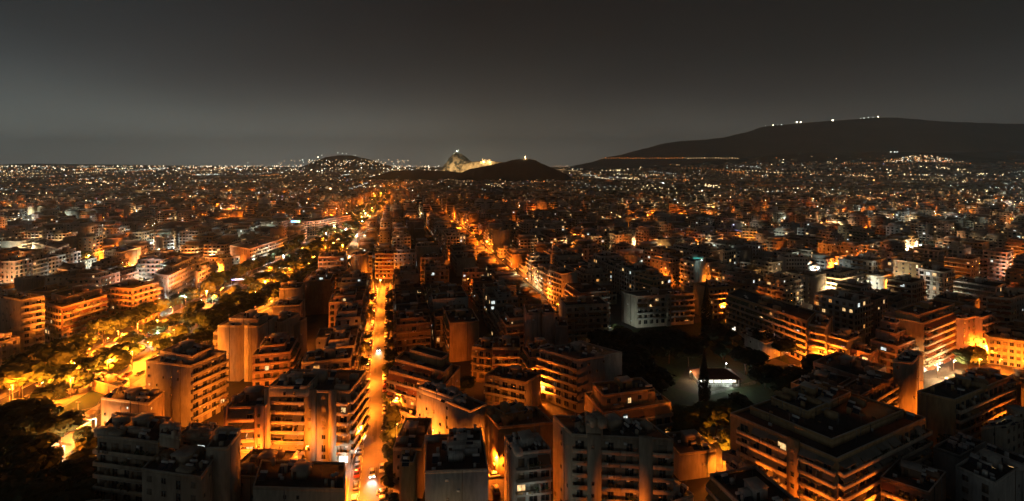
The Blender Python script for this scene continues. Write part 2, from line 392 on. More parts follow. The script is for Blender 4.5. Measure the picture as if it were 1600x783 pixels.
def volume(bd, poly, z0, z1, styles, rng, lit, gear, roofm, first=True):
    b = MB(); b.prism(poly, z0, z1-.8, bd.wall, bd.wall); b.build('wall', bd.root)
    b = MB()
    c = (sum(p[0] for p in poly)/len(poly), sum(p[1] for p in poly)/len(poly))
    b.prism([(c[0]+(x-c[0])*.995, c[1]+(y-c[1])*.995) for x, y in poly], z1-.8, z1-.77, roofm); b.build('roof', bd.root)
    b = MB(); n = len(poly)
    for i in range(n):
        p, q = poly[i], poly[(i+1) % n]; Lf = math.dist(p, q)
        if Lf < .3: continue
        u = ((q[0]-p[0])/Lf, (q[1]-p[1])/Lf)
        b.box(p, u, .0, Lf, .0, .2, z1-.8, z1-.08, bd.wall); b.box(p, u, -.03, Lf+.03, -.05, .25, z1-.08, z1, COPE)
    b.build('parapet', bd.root)
    for i, st in enumerate(styles):
        if st and i < n: facade(bd, poly[i], poly[(i+1) % n], z0, z1, st, rng, lit)
    if gear: roofgear(bd, poly, z1, rng, gear)
def building(label, poly, z, styles, wall='cream', seed=0, lit=.05, gear=5, hero=True, tiers=(), roofm=None, shop=0, par=None, parm=None, awn=None, group=None, out=1.25, name='apartment_block', cat='apartment block', slot=None, ref=None, flat=True):
    rng = random.Random(seed*7919+13)
    cx = sum(p[0] for p in poly)/len(poly); cy = sum(p[1] for p in poly)/len(poly)
    FOOT.append(([tuple(p) for p in poly], z))
    loc = [(x-cx, y-cy) for x, y in poly]
    bd = Bd(); bd.hero = hero; bd.near = cy < 240; bd.wall = WALLS[wall]; bd.root = thing(name, label, cat, (cx, cy, 0), 0, group)
    bd.par = par if par is not None else rng.choice((.9, .9, .95, .4)); bd.out = out
    bd.parm = WALLS[parm] if parm else rng.choice((bd.wall, SLAB, bd.wall)); bd.awn = AWN[awn] if awn else rng.choice(list(AWN.values())); bd.shop = shop
    bd.win = MB(); Lf = math.dist(loc[0], loc[1]); bd.u = ((loc[1][0]-loc[0][0])/Lf, (loc[1][1]-loc[0][1])/Lf)
    main = loc; st = list(styles)
    if slot:   # a recessed light well cut in the first face
        a, b_ = loc[0], loc[1]; s0, s1, dp = slot
        g = lambda t, k: (a[0]+(b_[0]-a[0])*t - bd.u[1]*k, a[1]+(b_[1]-a[1])*t + bd.u[0]*k)
        main = [a, g(s0,0), g(s0,dp), g(s1,dp), g(s1,0)] + loc[1:]; st = [styles[0], None, 'n', None, styles[0]] + list(styles[1:])
    volume(bd, main, 0, z, st, rng, lit, gear, roofm or rng.choice((ROOF, ROOF, ROOF2)))
    z0 = z-.78
    for (pl, tz, ts) in tiers:
        lp = [(x-cx, y-cy) for x, y in pl]
        volume(bd, lp, z0, tz, ts, rng, lit, max(0, gear//2), ROOF); z0 = tz-.78
    if not hero:
        o = bd.win.build('window_set', bd.root, kind='stuff')
    bd.root['ref'] = ref or ''
    return bd
def quad(a, b, c, z):
    """footprint from the roof corners seen at pixels a (left), b (nearest) and c (right), or a depth in metres instead of c"""
    A = P(*a, z); B = P(*b, z)
    if isinstance(c, (int, float)):
        d = math.dist(A, B); n = (-(B[1]-A[1])/d*c, (B[0]-A[0])/d*c); Cc = (B[0]+n[0], B[1]+n[1]); D = (A[0]+n[0], A[1]+n[1])
    else:
        Cc = P(*c, z); D = (A[0]+Cc[0]-B[0], A[1]+Cc[1]-B[1])
    return [A, B, Cc, D]
# ------------------------------------------------------------------ street frame of the central quarter: u across, v along the main street
AL = math.atan(.255); CA, SA = math.cos(AL), math.sin(AL)
def UV(u, v): return (u*CA - v*SA, u*SA + v*CA)
def toUV(x, y): return (x*CA + y*SA, -x*SA + y*CA)
BLVD = [(60, -172), (215, -180), (315, -183), (430, -192), (627, -226), (985, -292), (1533, -400), (2400, -560)]
def blvd(Y):
    for (a, xa), (b, xb) in zip(BLVD, BLVD[1:]):
        if Y <= b: return xa + (xb-xa)*(Y-a)/(b-a)
    return -560
def strip(name, pts, w, z, m, kind='structure', off=0):
    """a flat strip of width w along the points, off metres to its right"""
    b = MB(); V = []
    for i, (x, y) in enumerate(pts):
        a = pts[max(0, i-1)]; c = pts[min(len(pts)-1, i+1)]; d = math.dist(a, c); n = ((c[1]-a[1])/d, -(c[0]-a[0])/d)
        V.append(((x+n[0]*(off-w/2), y+n[1]*(off-w/2), z), (x+n[0]*(off+w/2), y+n[1]*(off+w/2), z)))
    for p, q in zip(V, V[1:]): b.face([p[0], p[1], q[1], q[0]], m)
    return b.build(name, kind=kind)
def raised(name, pts, w, off, z, m):
    b = MB()
    for i in range(len(pts)-1):
        (x0, y0), (x1, y1) = pts[i], pts[i+1]; d = math.dist(pts[i], pts[i+1]); u = ((x1-x0)/d, (y1-y0)/d)
        b.box((x0, y0), u, 0, d, -off-w/2, -off+w/2, 0, z, m)
        b.box((x0, y0), u, 0, d, -off-w/2-.15, -off-w/2, 0, z+.003, KERB); b.box((x0, y0), u, 0, d, -off+w/2, -off+w/2+.15, 0, z+.003, KERB)
    return b.build(name, kind='structure')
def smooth(t): t = max(0, min(1, t)); return t*t*(3-2*t)
def terr(x, y):
    r = x/max(y, 1); s = .014 + .058*smooth((r-.12)/.45); return s*max(0, min(y, 9500)-4300)
# ground to the horizon
b = MB(); ys = [-60, 0, 60, 200, 500, 1000, 1800, 2800, 3800, 4300, 5000, 6000, 7000, 8200, 9500, 12000, 16000]; nr = 40
for y in ys:
    for k in range(nr+1):
        r = -1.7 + 3.4*k/nr; yy = max(y, 250); b.V.append((r*yy, y, terr(r*yy, y)))
b.mi(GROUND)
for i in range(len(ys)-1):
    for k in range(nr):
        a = i*(nr+1)+k; b.F.append([a, a+1, a+nr+2, a+nr+1]); b.M.append(0)
b.build('ground', kind='structure')
# main street with pavements, boulevard, the second street
ms = [UV(-5.6, v) for v in (60, 110, 200, 300, 392)]
strip('road', ms, 11.2, .012, ASPH)
raised('pavement', ms, 2.6, 7.05, .13, PAVE); raised('pavement', [UV(-5.6, v) for v in (60, 110, 130)], 3.2, -7.4, .13, PAVE)
raised('pavement', [UV(-5.6, v) for v in (205, 300, 392)], 3.2, -7.4, .13, PAVE); raised('pavement', [UV(-5.6, v) for v in (130.5, 204.5)], 5.2, -8.4, .10, PAVE)
strip('road', [UV(-60, 117), UV(-12.2, 120)], 8, .008, ASPH)
rp = random.Random(3); b = MB()
for k in range(34):
    v = rp.uniform(100, 380); u_ = rp.uniform(-8, -3); w_ = rp.uniform(.5, 1.8); l_ = rp.choice((1.5, 3, 6, 14))
    b.face([(*UV(u_, v), .0155+k*.00003), (*UV(u_+w_, v), .0155+k*.00003), (*UV(u_+w_, v+l_), .0155+k*.00003), (*UV(u_, v+l_), .0155+k*.00003)], rp.choice((PATCHA, PATCHB, PATCHA)))
b.build('asphalt_repair', kind='structure')
b = MB()
for v in range(70, 390, 1):
    if v % 4 == 0: b.face([(*UV(-8.35, v), .018), (*UV(-8.25, v), .018), (*UV(-8.25, v+2.6), .018), (*UV(-8.35, v+2.6), .018)], WHITEPAINT)
for k in range(9):
    b.face([(*UV(-10.6+k*1.15, 124), .018), (*UV(-10.1+k*1.15, 124), .018), (*UV(-10.1+k*1.15, 127), .018), (*UV(-10.6+k*1.15, 127), .018)], WHITEPAINT)
b.build('road_marking', kind='structure')
bl = [(blvd(y), y) for y in (70, 130, 180, 215, 260, 315, 370, 430, 520, 627, 800, 985, 1250, 1533, 2000)]
strip('road', bl, 11, .012, ASPH, off=-17); strip('road', bl, 10, .012, ASPH, off=13)
raised('median', bl, 17, -2, .14, DUST); raised('pavement', bl, 7.5, -27.2, .14, PAVE); raised('pavement', bl, 6, 22, .14, PAVE)
strip('road', [UV(101, v) for v in (240, 500, 900, 1500)], 8, .012, ASPH)
strip('road', [P(1230, 575), P(1330, 590), P(1470, 600), P(1600, 575)], 10, .014, ASPH)
strip('road', [P(1100, 520), P(1230, 575)], 9, .011, ASPH)
def patch(name, pix, z, m):
    b = MB(); b.face([(*P(x, y, z), z) for x, y in pix], m); b.build(name, kind='structure')
patch('dusty_lot', [(150, 592), (205, 565), (238, 566), (214, 592)], .16, DUST)
patch('lawn', [(352, 478), (392, 456), (432, 447), (432, 455), (392, 474), (362, 488)], .17, mat('dry_lawn', (.22,.19,.07), .95, .3, .4))
patch('playground', [(36, 720), (60, 672), (112, 655), (140, 664), (132, 690), (82, 724)], .02, DUST)
patch('sports_pitch', [(55, 652), (112, 602), (175, 612), (150, 655), (95, 672)], .03, PITCH)
patch('sandy_path', [(1052, 606), (1074, 573), (1150, 577), (1168, 590), (1150, 606), (1095, 618)], .02, mat('garden_earth', (.045,.04,.03), .95, .35, .5))
patch('park_ground', [(880, 640), (940, 520), (1130, 500), (1230, 560), (1260, 620), (1190, 640), (1100, 690), (1060, 680)], .010, GRASSG)
patch('yard', [(1085, 720), (1070, 675), (1100, 662), (1150, 680), (1160, 730)], .024, DUST)
patch('yard', [(1462, 600), (1530, 575), (1600, 590), (1600, 620), (1520, 610)], .022, PAVE)

# ------------------------------------------------------------------ the buildings one can pick out, from the roof corners seen in the photograph
H = []
def B(label, a, b_, c, z, st, **k):
    k.setdefault('seed', len(H)+1); H.append(1)
    tiers = [(quad(ta, tb, tc, tz), tz, ts) for ta, tb, tc, tz, ts in k.pop('tiers', ())]
    return building(label, quad(a, b_, c, z), z, st, tiers=tiers, **k)
# foreground, left of the main street
B('dark cream block at the lower left with a lit penthouse on its flat roof', (152,679), (247,690), (268,652), 24, ['B','n'], wall='cream', lit=.04, gear=12, ref='the dark block with lit penthouse', tiers=[((249,677),(279,682),(283,668),26.4,['N','n'])])
B('dark low roofed block with three shuttered windows facing the viewer, bottom left', (222,732), (314,745), (345,702), 20, ['W','n'], wall='beige', gear=7)
B('narrow dim tower with one lit window and a plain right wall, bottom left', (322,699), (356,699), (376,672), 23, ['n','N'], wall='cream', lit=.0, gear=3)
B('dark flat block between the lit penthouse and the narrow tower', (281,679), (326,684), (342,664), 22, ['B','n'], wall='beige', gear=8)
B('low dim house with one tall lit door and an orange right wall', (158,621), (232,630), (257,611), 14.5, ['n','n'], wall='cream', lit=.10, gear=10, ref='the house with orange right wall')
B('dark tall block with curved balconies beside the boulevard trees', (228,563), (298,571), (354,548), 22, ['n','B'], wall='grey', gear=10, lit=.06, par=.95, ref='the dark block with curved balconies', tiers=[((250,548),(300,556),(335,540),24.6,['n','n'])])
B('orange windowless tower with a dark vertical light well', (340,508), (406,509), 14, 24, ['N','N','N','N'], wall='cream', gear=4, slot=(.52,.63,5.0), ref='the orange windowless tower', tiers=[((358,497),(402,498),8,26.5,['N','N'])])
B('dim plain slab block right behind the orange windowless tower', (416,502), (441,503), 14, 22, ['n','N'], wall='beige', gear=3)
B('slim block showing a narrow strip of orange lit wall', (444,505), (460,506), 10, 18, ['N','N'], wall='cream', gear=1)
B('dim beige block with stepped top beside the yellow lawn', (436,451), (470,449), 14, 21, ['N','n'], wall='beige', gear=4, ref='the stepped beige block by the lawn')
B('low dim block in front of the stepped beige block, seen over roofs', (426,478), (468,476), 12, 19, ['n','N'], wall='beige', gear=3)
B('dark block with a cluttered terrace before the bright orange wall', (492,424), (538,424), 12, 21, ['B','n'], wall='beige', gear=8)
B('bright orange blank gable wall left of the main street, half way up', (548,398), (567,398), 14, 25, ['N','N'], wall='cream', gear=2, ref='the bright orange gable')
B('seven storey orange lit apartment block with piers and long balconies on the main street', (416,608), (546,611), 15, 22.7,
  [[(.07,'I'),(.41,'T'),(.13,'I'),(.16,'W'),(.09,'I'),(.14,'B')],'B'], wall='cream', gear=9, lit=.07, par=.95, parm='cream', awn='grey', out=1.3, shop=.6, ref='the seven storey block with piers',
  tiers=[((420,603),(480,603),8,25.2,['n','N'])])
B('lower orange left wing with deep balconies beside the seven storey block', (353,636), (414,634), 13, 18.9, [[(.08,'I'),(.70,'T'),(.22,'I')],'N'], wall='pink', gear=4, lit=.06, par=.95, parm='pink', out=1.5, shop=.6)
B('low dark flat roofed hall in front of the seven storey block', (395,760), (538,764), (539,722), 14, ['n','n'], wall='cream', gear=8, ref='the low dark hall')
B('low dark annex with sloping roof edge left of the low dark hall', (352,742), (428,746), 12, 10, ['n','N'], wall='beige', gear=3)
# foreground, right of the main street
B('big pale block with blank front wall and black roof, bottom centre', (664,736), (763,732), (753,676), 18, ['N','n'], wall='white', gear=10, ref='the big pale blank block', tiers=[((700,690),(752,688),6,20.4,['N','N'])])
B('narrow orange stair tower hugging the right kerb at the bottom of the street', (624,722), (646,722), 5, 16, ['N','N'], wall='ochre', gear=1)
B('dark terrace block between the orange stair tower and the big pale block', (614,700), (660,700), 16, 14, ['n','N'], wall='beige', gear=3)
B('cream walled block with small scattered windows facing the camera, right of the street', (651,607), (735,641), (761,630), 17, ['n','N'], wall='white', gear=6, lit=.12, ref='the cream block with scattered windows', tiers=[((655,603),(706,620),(722,612),18.6,['N','N'])])
B('stepped orange block with three long awning terraces right of the street', (607,578), (695,602), (719,572), 17, ['T','N'], wall='ochre', gear=1, lit=.0, awn='rust', parm='cream', par=.95, ref='the stepped awning block',
  tiers=[((617,560),(694,581),(707,568),20,['T','N']), ((640,546),(690,560),(702,552),22.6,['n','N'])])
B('small bright orange two storey house with brown doors beside the road', (613,634), (648,651), (656,640), 7.5, ['W','n'], wall='cream', gear=2)
B('small lit upper house behind the two storey house with brown doors', (616,612), (650,622), (656,612), 11, ['W','N'], wall='cream', gear=1)
B('corner block with deep orange side wall above the lit alley', (757,641), (779,667), (864,659), 15, ['N','n'], wall='ochre', gear=9, ref='the block above the alley', tiers=[((768,634),(790,646),(832,640),17,['N','N'])])
B('white lit block with plants crowding its balconies, bottom centre', (788,680), (805,707), (861,702), 19.5, ['N','B'], wall='white', gear=9, lit=.05, par=.4, out=1.8, ref='the plant crowded block')
B('tall dim apartment block with two blank stair towers, bottom centre right', (864,648), (894,678), (1052,686), 24, ['n',[(.15,'B'),(.14,'I'),(.19,'B'),(.18,'B'),(.13,'I'),(.21,'B')]], wall='beige', gear=14, lit=.05, par=.95, parm='beige', out=1.3, ref='the block with stair towers',
  tiers=[((916,661),(942,662),5,27,['N','N'])])
B('dim block with an orange lit band under its roof and a long awning', (943,645), (1049,628), 14, 14, ['T','n'], wall='ochre', gear=6, awn='ochre', lit=.05, ref='the block with the orange band', tiers=[((943,617),(1023,607),9,18,['W','n'])])
B('low pale walled shed with black roof beside the garden lamp', (1062,709), (1119,702), 11, 8, ['N','N'], wall='beige', gear=2)
B('low dark roofed house at the bottom edge under the stair towers', (1020,757), (1052,783), (1084,772), 9, ['W','n'], wall='white', gear=5)
B('low pale house with courtyard left of the round awning block', (1134,724), (1153,738), (1204,742), 8, ['W','n'], wall='white', gear=6, tiers=[((1128,706),(1160,716),(1196,706),9.6,['n','n'])])
B('small pale box shaped house with brown door, bottom right of centre', (1189,751), (1207,760), (1245,749), 8, ['n','N'], wall='white', gear=2)
B('huge dark corner block wrapped in orange edged balconies, lower right', (1141,645), (1308,716), (1447,652), 20, [[(.09,'N'),(.5,'T'),(.1,'I'),(.31,'T')],'T'], wall='ochre', gear=16, lit=.02, awn='grey', par=.95, parm='cream', out=1.6, ref='the huge corner block',
  tiers=[((1172,634),(1300,686),(1412,640),21.6,['n','n']), ((1205,620),(1262,642),(1330,612),23.2,['n','N'])])
B('dark block with orange trimmed balcony edge at the bottom right corner', (1376,744), (1452,769), (1478,737), 14, ['T','n'], wall='brown', gear=6, parm='cream', par=.95)
B('pale blank walled block at the right edge of the bottom row', (1493,727), (1556,754), (1612,716), 14, ['W','N'], wall='white', gear=7, ref='the pale walled block at right')
B('block with a dull orange end wall and a dark pipe down its middle', (1433,611), (1492,624), (1579,588), 20, ['N','B'], wall='ochre', gear=9, lit=.02, parm='cream', par=.95, out=1.5, ref='the block with the dull orange end wall')
B('bright orange corner house just right of the long dark balconies', (1573,600), (1596,596), 12, 18, ['N','n'], wall='ochre', gear=3)
B('pale yellow lit house with striped window awnings at the right edge', (1533,668), (1572,664), (1640,632), 14, ['n','W'], wall='cream', gear=6, awn='green')
B('dark cluttered block between the huge corner block and the pale yellow lit house', (1458,697), (1500,712), (1540,690), 13, ['n','n'], wall='grey', gear=9)
B('tall dim beige slab seen end on with slit windows, right of the park', (1395,563), (1426,566), (1443,549), 22, ['n','N'], wall='beige', gear=5, ref='the tall beige slab')
B('long dark block running left from the tall beige slab', (1300,612), (1338,622), (1402,586), 16, ['n','B'], wall='brown', gear=12, lit=.0)
B('dark block with terrace behind the huge corner block', (1236,598), (1290,612), (1330,590), 15, ['n','n'], wall='brown', gear=12, lit=.0)
# around the park
B('small white box house at the edge of the dark park', (1154,518), (1196,537), (1226,529), 8, ['n','N'], wall='white', gear=3, ref='the white box house by the park')
B('long five storey block with thin pale balcony lines beyond the park', (1137,459), (1261,501), (1275,486), 20, ['T','N'], wall='ochre', gear=12, lit=.04, awn='green', parm='cream', par=.95, shop=.25, ref='the long block beyond the park')
B('orange lit corner block right of the white lit shop', (1263,505), (1291,511), (1301,492), 19, ['T','N'], wall='cream', gear=4, lit=.04, shop=.2)
B('low orange block with brown doorways over the dark street trees', (1293,523), (1325,532), (1352,520), 15, ['T','n'], wall='cream', gear=5, awn='ochre')
B('lowest orange shop building at the left foot of the round cornered block', (1327,544), (1360,553), (1372,545), 11, ['B','N'], wall='pink', gear=3, lit=.15)
B('round cornered stepped block with a white lit top room', (1360,530), (1402,541), (1440,526), 14, ['B','B'], wall='pink', gear=6, lit=.07, par=.95, ref='the round cornered stepped block',
  tiers=[((1368,514),(1400,521),(1425,510),17.5,['n','n']), ((1376,500),(1401,505),(1414,495),20.5,['W','n']), ((1384,486),(1405,490),(1412,484),23,['N','N'])])
B('orange block covered in rows of slanting awnings above the lit shops', (1443,505), (1500,484), 16, 22, ['T','n'], wall='ochre', gear=9, lit=.0, awn='rust', parm='cream', par=.95, shop=1.0, out=1.5, ref='the block of slanting awnings', tiers=[((1436,492),(1492,474),9,24.6,['B','n'])])
B('orange block with square windows right of the slanting awnings', (1503,498), (1532,492), 15, 20, ['W','n'], wall='pink', gear=6, lit=.0)
B('orange end block of the awning row with three balconies', (1534,496), (1557,488), 14, 20, ['B','n'], wall='pink', gear=4, lit=.02)
B('brightly lit orange balcony block at the far right street corner', (1541,463), (1580,466), (1622,452), 22, ['T','W'], wall='cream', gear=7, lit=.03, par=.95, ref='the bright block at the far right corner')
B('low bright orange school with two rows of small windows, right edge', (1545,526), (1640,538), 22, 12.5, ['O','n'], wall='cream', gear=3, lit=.03, ref='the low orange school')
B('low dark roofed hall in front of the low orange school', (1553,600), (1600,606), (1640,580), 8, ['n','n'], wall='grey', gear=2)
B('tall block with a teal glow on its roof above the cypress', (1063,404), (1085,409), (1103,402), 27, ['B','N'], wall='cream', gear=3, lit=.08, par=.95, ref='the block with the teal roof glow')
B('block with a blank left wall and two orange balcony bands facing the park', (971,455), (995,463), (1084,458), 18, ['N',[(.5,'B'),(.08,'I'),(.42,'T')]], wall='cream', gear=8, lit=.05, par=.95, ref='the block facing the park')
B('orange corner block directly behind the right side of the cypress', (1108,450), (1147,446), 14, 19, ['B','n'], wall='ochre', gear=5, lit=.04)
B('yellow lit low block glowing behind the left side of the cypress', (1082,449), (1103,447), 12, 14, ['B','n'], wall='cream', gear=1, lit=.05)
# centre
B('tall deep orange slab with a dark seam and stepped right side', (823,489), (868,488), 14, 25, ['N','N','N','N'], wall='pink', gear=4, slot=(.48,.55,3.0), lit=0, ref='the deep orange slab')
B('lower orange shoulder attached right of the deep orange slab', (869,509), (888,509), 13, 20, ['N','N'], wall='pink', gear=2)
B('bright orange fronted block with long loggias at the alley end', (769,543), (813,543), 13, 16, ['T','N'], wall='cream', gear=3, lit=0, awn='rust', ref='the bright block with loggias')
B('rounded dim orange block left of the bright loggias', (737,541), (768,545), 11, 15, ['B','N'], wall='ochre', gear=4)
B('dark low villa with white terrace rail and roof planting', (758,584), (822,597), (845,583), 12, ['B','N'], wall='cream', gear=3, par=.95, parm='white', lit=.0, ref='the villa with roof planting')
B('block with a bright white lamp on its left balconies', (843,544), (904,562), (972,550), 20, ['B','n'], wall='grey', gear=12, lit=.04, par=.95, out=1.5, ref='the block with the white balcony lamp')
B('low house with white walls and dark red roof edge beside the park', (992,578), (1028,579), 12, 6, ['W','N'], wall='white', gear=2)
B('balconied block with lit plants at its door, behind the deep orange slab', (884,477), (951,474), 15, 20, [[(.5,'T'),(.5,'B')],'n'], wall='cream', gear=9, lit=.07, awn='ochre', par=.95, ref='the block with lit plants')
B('block with wavy pale balconies stacked up its left side', (857,421), (878,428), (902,424), 22, ['B','n'], wall='cream', gear=5, par=.95, parm='white', lit=.02, ref='the block of wavy balconies')
B('brightly lit building closing the far end of the main street', (586,396), (617,396), 14, 21, ['T','N'], wall='pink', gear=5, lit=.06, awn='rust', parm='cream', par=.95, ref='the block closing the main street')
B('bright orange block with tall lit panels right of the main street end', (702,385), (740,385), 12, 18, ['B','N'], wall='ochre', gear=3, ref='the bright orange block with panels')
B('block with two glowing terrace lamps under a dark roof, centre', (722,425), (758,425), 13, 17, ['B','N'], wall='pink', gear=5, lit=.2)
B('dark block with a long balcony and blue white lit yard, right of the street', (657,402), (690,402), 16, 22, ['B','n'], wall='brown', gear=8, lit=.05, par=.4)
# along the boulevard, left side
B('tall block with plain grey left wall and striped orange balconies, left edge', (-40,455), (32,468), (70,462), 28.5, ['n','B'], wall='cream', gear=9, lit=.03, par=.95, parm='cream', out=1.5, ref='the tall block at the left edge')
B('low yellow lit block with wide windows at the left edge', (-20,540), (31,525), 12, 14, ['W','N'], wall='cream', gear=3)
B('long orange balconied block second from the left along the boulevard', (70,472), (96,480), (167,461), 20.5, ['B','T'], wall='pink', gear=9, lit=.05, par=.95, parm='cream', awn='rust', ref='the second boulevard block', tiers=[((80,458),(104,464),(160,449),23,['n','n'])])
B('big orange corner block with protruding flat roof on the boulevard', (160,447), (207,451), (248,440), 22, ['B','B'], wall='pink', gear=5, lit=.02, par=.95, parm='pink', ref='the big orange corner block')
B('block with a white lit side wall and framed orange front on the boulevard', (241,426), (264,431), (304,412), 20, ['n','O'], wall='white', gear=7, lit=.05, ref='the block with the white lit side', tiers=[((250,412),(270,416),(300,402),22.5,['W','W'])])
B('narrow balconied block just right of the white lit side block', (304,423), (311,425), (328,417), 18, ['N','B'], wall='white', gear=2, lit=.05, par=.95)
B('bright orange block over the blue and white shop sign', (315,401), (352,403), (375,399), 16, ['W','W'], wall='cream', gear=4, lit=.06, shop=.7, ref='the block over the shop sign')
B('orange curved balcony block at the boulevard bend', (359,383), (390,389), (441,373), 20, ['n','B'], wall='pink', gear=7, lit=.05, par=.95, parm='cream', ref='the curved block at the bend')
B('long orange office block behind the big orange corner block', (218,399), (296,401), 15, 18, ['W','n'], wall='ochre', gear=5, lit=.03, ref='the long orange office block')
B('white block with a violet blue lit left wall', (162,390), (189,394), (220,386), 20, ['W','N'], wall='white', gear=4, lit=.06)
B('white balconied block lit by a white lamp near the big corner block', (88,419), (125,425), (134,414), 18, ['B','N'], wall='white', gear=5, lit=.1, par=.95, parm='white', ref='the white lamp lit block')
B('dark blank block with an orange right side, left edge row', (22,434), (64,434), (75,431), 20, ['N','N'], wall='beige', gear=5)
B('pale yellow lit block cut by the left edge of the picture', (-25,391), (38,393), 14, 15, ['W','N'], wall='cream', gear=4)
B('white block with a dazzling white lamp on its front', (50,378), (90,388), (108,381), 18, ['W','B'], wall='white', gear=5, lit=.08, par=.95)
B('pale cyan white tower standing above the long orange office block', (243,370), (254,371), (272,369), 22, ['N','B'], wall='white', gear=3)
B('cream block with glaring white shops at its foot, left distance', (169,350), (209,351), 14, 18, ['B','n'], wall='cream', gear=5, lit=.1, shop=1, par=.95)
B('long low classical hall with regular arched windows, left distance', (217,362), (284,366), (326,348), 14, ['O','O'], wall='cream', gear=3, lit=.02, ref='the long classical hall')
B('pale flat topped hall right of the long classical hall', (328,347), (372,350), (402,341), 15, ['O','W'], wall='cream', gear=3, lit=.08)
B('tall greenish grey tower block near the left edge, far off', (5,306), (29,306), 14, 30, ['W','N'], wall='grey', gear=2)
B('orange striped apartment slab left of centre distance', (128,327), (180,328), 14, 21, ['B','N'], wall='pink', gear=3, lit=.05, par=.95)
B('bright orange tower with a flood lamp at its foot, left distance', (58,323), (78,321), 14, 24, ['N','N'], wall='ochre', gear=2)
# right middle distance
B('cream terraced block glowing yellow over its street, right middle', (1274,430), (1315,436), (1352,427), 14, ['B','B'], wall='cream', gear=5, lit=.12, par=.95, parm='cream', ref='the glowing cream terraced block', tiers=[((1282,422),(1313,427),(1342,420),16.6,['B','B'])])
B('small cream block right of the glowing terraced block', (1354,429), (1376,432), (1404,425), 13, ['W','n'], wall='cream', gear=3, lit=.08)
B('amber lit block with a blank left part and lit balconies, right middle', (1445,418), (1475,416), 12, 15, ['N','N'], wall='cream', gear=2, ref='the amber lit blank block')
B('amber lit balcony block with two wall lamps, right middle', (1476,411), (1508,411), 12, 17, ['B','N'], wall='cream', gear=3, lit=.1, par=.95)
B('taller balconied neighbour right of the block with wall lamps', (1510,403), (1544,404), 12, 20, ['B','n'], wall='pink', gear=4, lit=.05, par=.95)
B('small white classical house with a tiny gable, right middle', (1236,368), (1278,368), 13, 10, ['W','N'], wall='white', gear=1, lit=.05)
B('wide blank orange block among dark roofs, right of centre', (1019,374), (1054,374), 14, 18, ['N','N'], wall='ochre', gear=3, ref='the wide blank orange block')
B('amber block with neat window grid beside the wide blank orange block', (1055,373), (1085,372), 14, 18, ['O','N'], wall='cream', gear=3, lit=.06)
B('amber balcony block left of the flood lit yard', (1122,362), (1157,363), 13, 22, ['B','N'], wall='cream', gear=3, lit=.05, par=.95, ref='the amber balcony block')
B('striped amber tower block beside the flood lit yard', (1159,356), (1183,357), 13, 26, ['B','N'], wall='cream', gear=3, lit=.05, par=.95)
B('low amber block right behind the dazzling yard lamp', (1184,378), (1226,377), 13, 11, ['W','N'], wall='cream', gear=2)
B('low orange lit block with flat terrace, centre right distance', (957,383), (985,383), 12, 13, ['B','N'], wall='cream', gear=2)
B('long low block with glowing red orange wall, centre right distance', (986,388), (1020,390), 12, 10, ['n','N'], wall='pink', gear=2)
B('pillared dark block with white columns on its top floor, right middle', (1228,402), (1262,402), 12, 20, ['O','B'], wall='white', gear=3, lit=.02)
B('slim orange balcony block left of the boulevard crossing', (510,316), (530,315), 13, 27, ['B','N'], wall='ochre', gear=2, lit=.05, par=.95)
B('orange long block stepping down to the boulevard crossing', (455,347), (492,345), (548,336), 20, ['B','B'], wall='pink', gear=5, lit=.06, par=.95, ref='the long block by the crossing')
B('dark block with orange top storey by the crossing, right side', (610,342), (640,341), 14, 19, ['W','N'], wall='ochre', gear=3)
NH = len(H)
# ------------------------------------------------------------------ the rest of the quarter: lots along the street grid
def sat(p, q, m=.6):
    for poly in (p, q):
        n = len(poly)
        for i in range(n):
            x0, y0 = poly[i]; x1, y1 = poly[(i+1) % n]; nx, ny = y1-y0, x0-x1; l = math.hypot(nx, ny)
            if l < 1e-6: continue
            nx /= l; ny /= l
            a = [x*nx+y*ny for x, y in p]; c = [x*nx+y*ny for x, y in q]
            if max(a) < min(c)+m or max(c) < min(a)+m: return False
    return True
GRID = {}
def cells(poly):
    xs = [int(p[0]//40) for p in poly]; ys = [int(p[1]//40) for p in poly]
    return [(i, j) for i in range(min(xs), max(xs)+1) for j in range(min(ys), max(ys)+1)]
def gadd(poly):
    for c in cells(poly): GRID.setdefault(c, []).append(poly)
def hit(poly):
    return any(sat(poly, o) for c in cells(poly) for o in GRID.get(c, ()))
for pl, z in FOOT: gadd(pl)
def rect(a, b): return [P(x, y) for x, y in ((a[0], b[1]), (b[0], b[1]), (b[0], a[1]), (a[0], a[1]))]
KEEP = [[P(860, 640), P(1210, 660), P(1240, 560), P(1080, 506), P(930, 525)],       # the park
        [P(1060, 740), P(1155, 735), P(1150, 655), P(1070, 655)],
        [P(1440, 640), P(1600, 640), P(1600, 560), P(1440, 575)],
        [P(1226, 600), P(1460, 610), P(1450, 580), P(1240, 560)],
        [(-260, 80), (-112, 80), (-124, 200), (-260, 200)],
        [UV(-13.6, 60), UV(2.9, 60), UV(2.9, 392), UV(-13.6, 392)],
        [P(1050, 512), P(1240, 575), P(1240, 560), P(1080, 505)]]
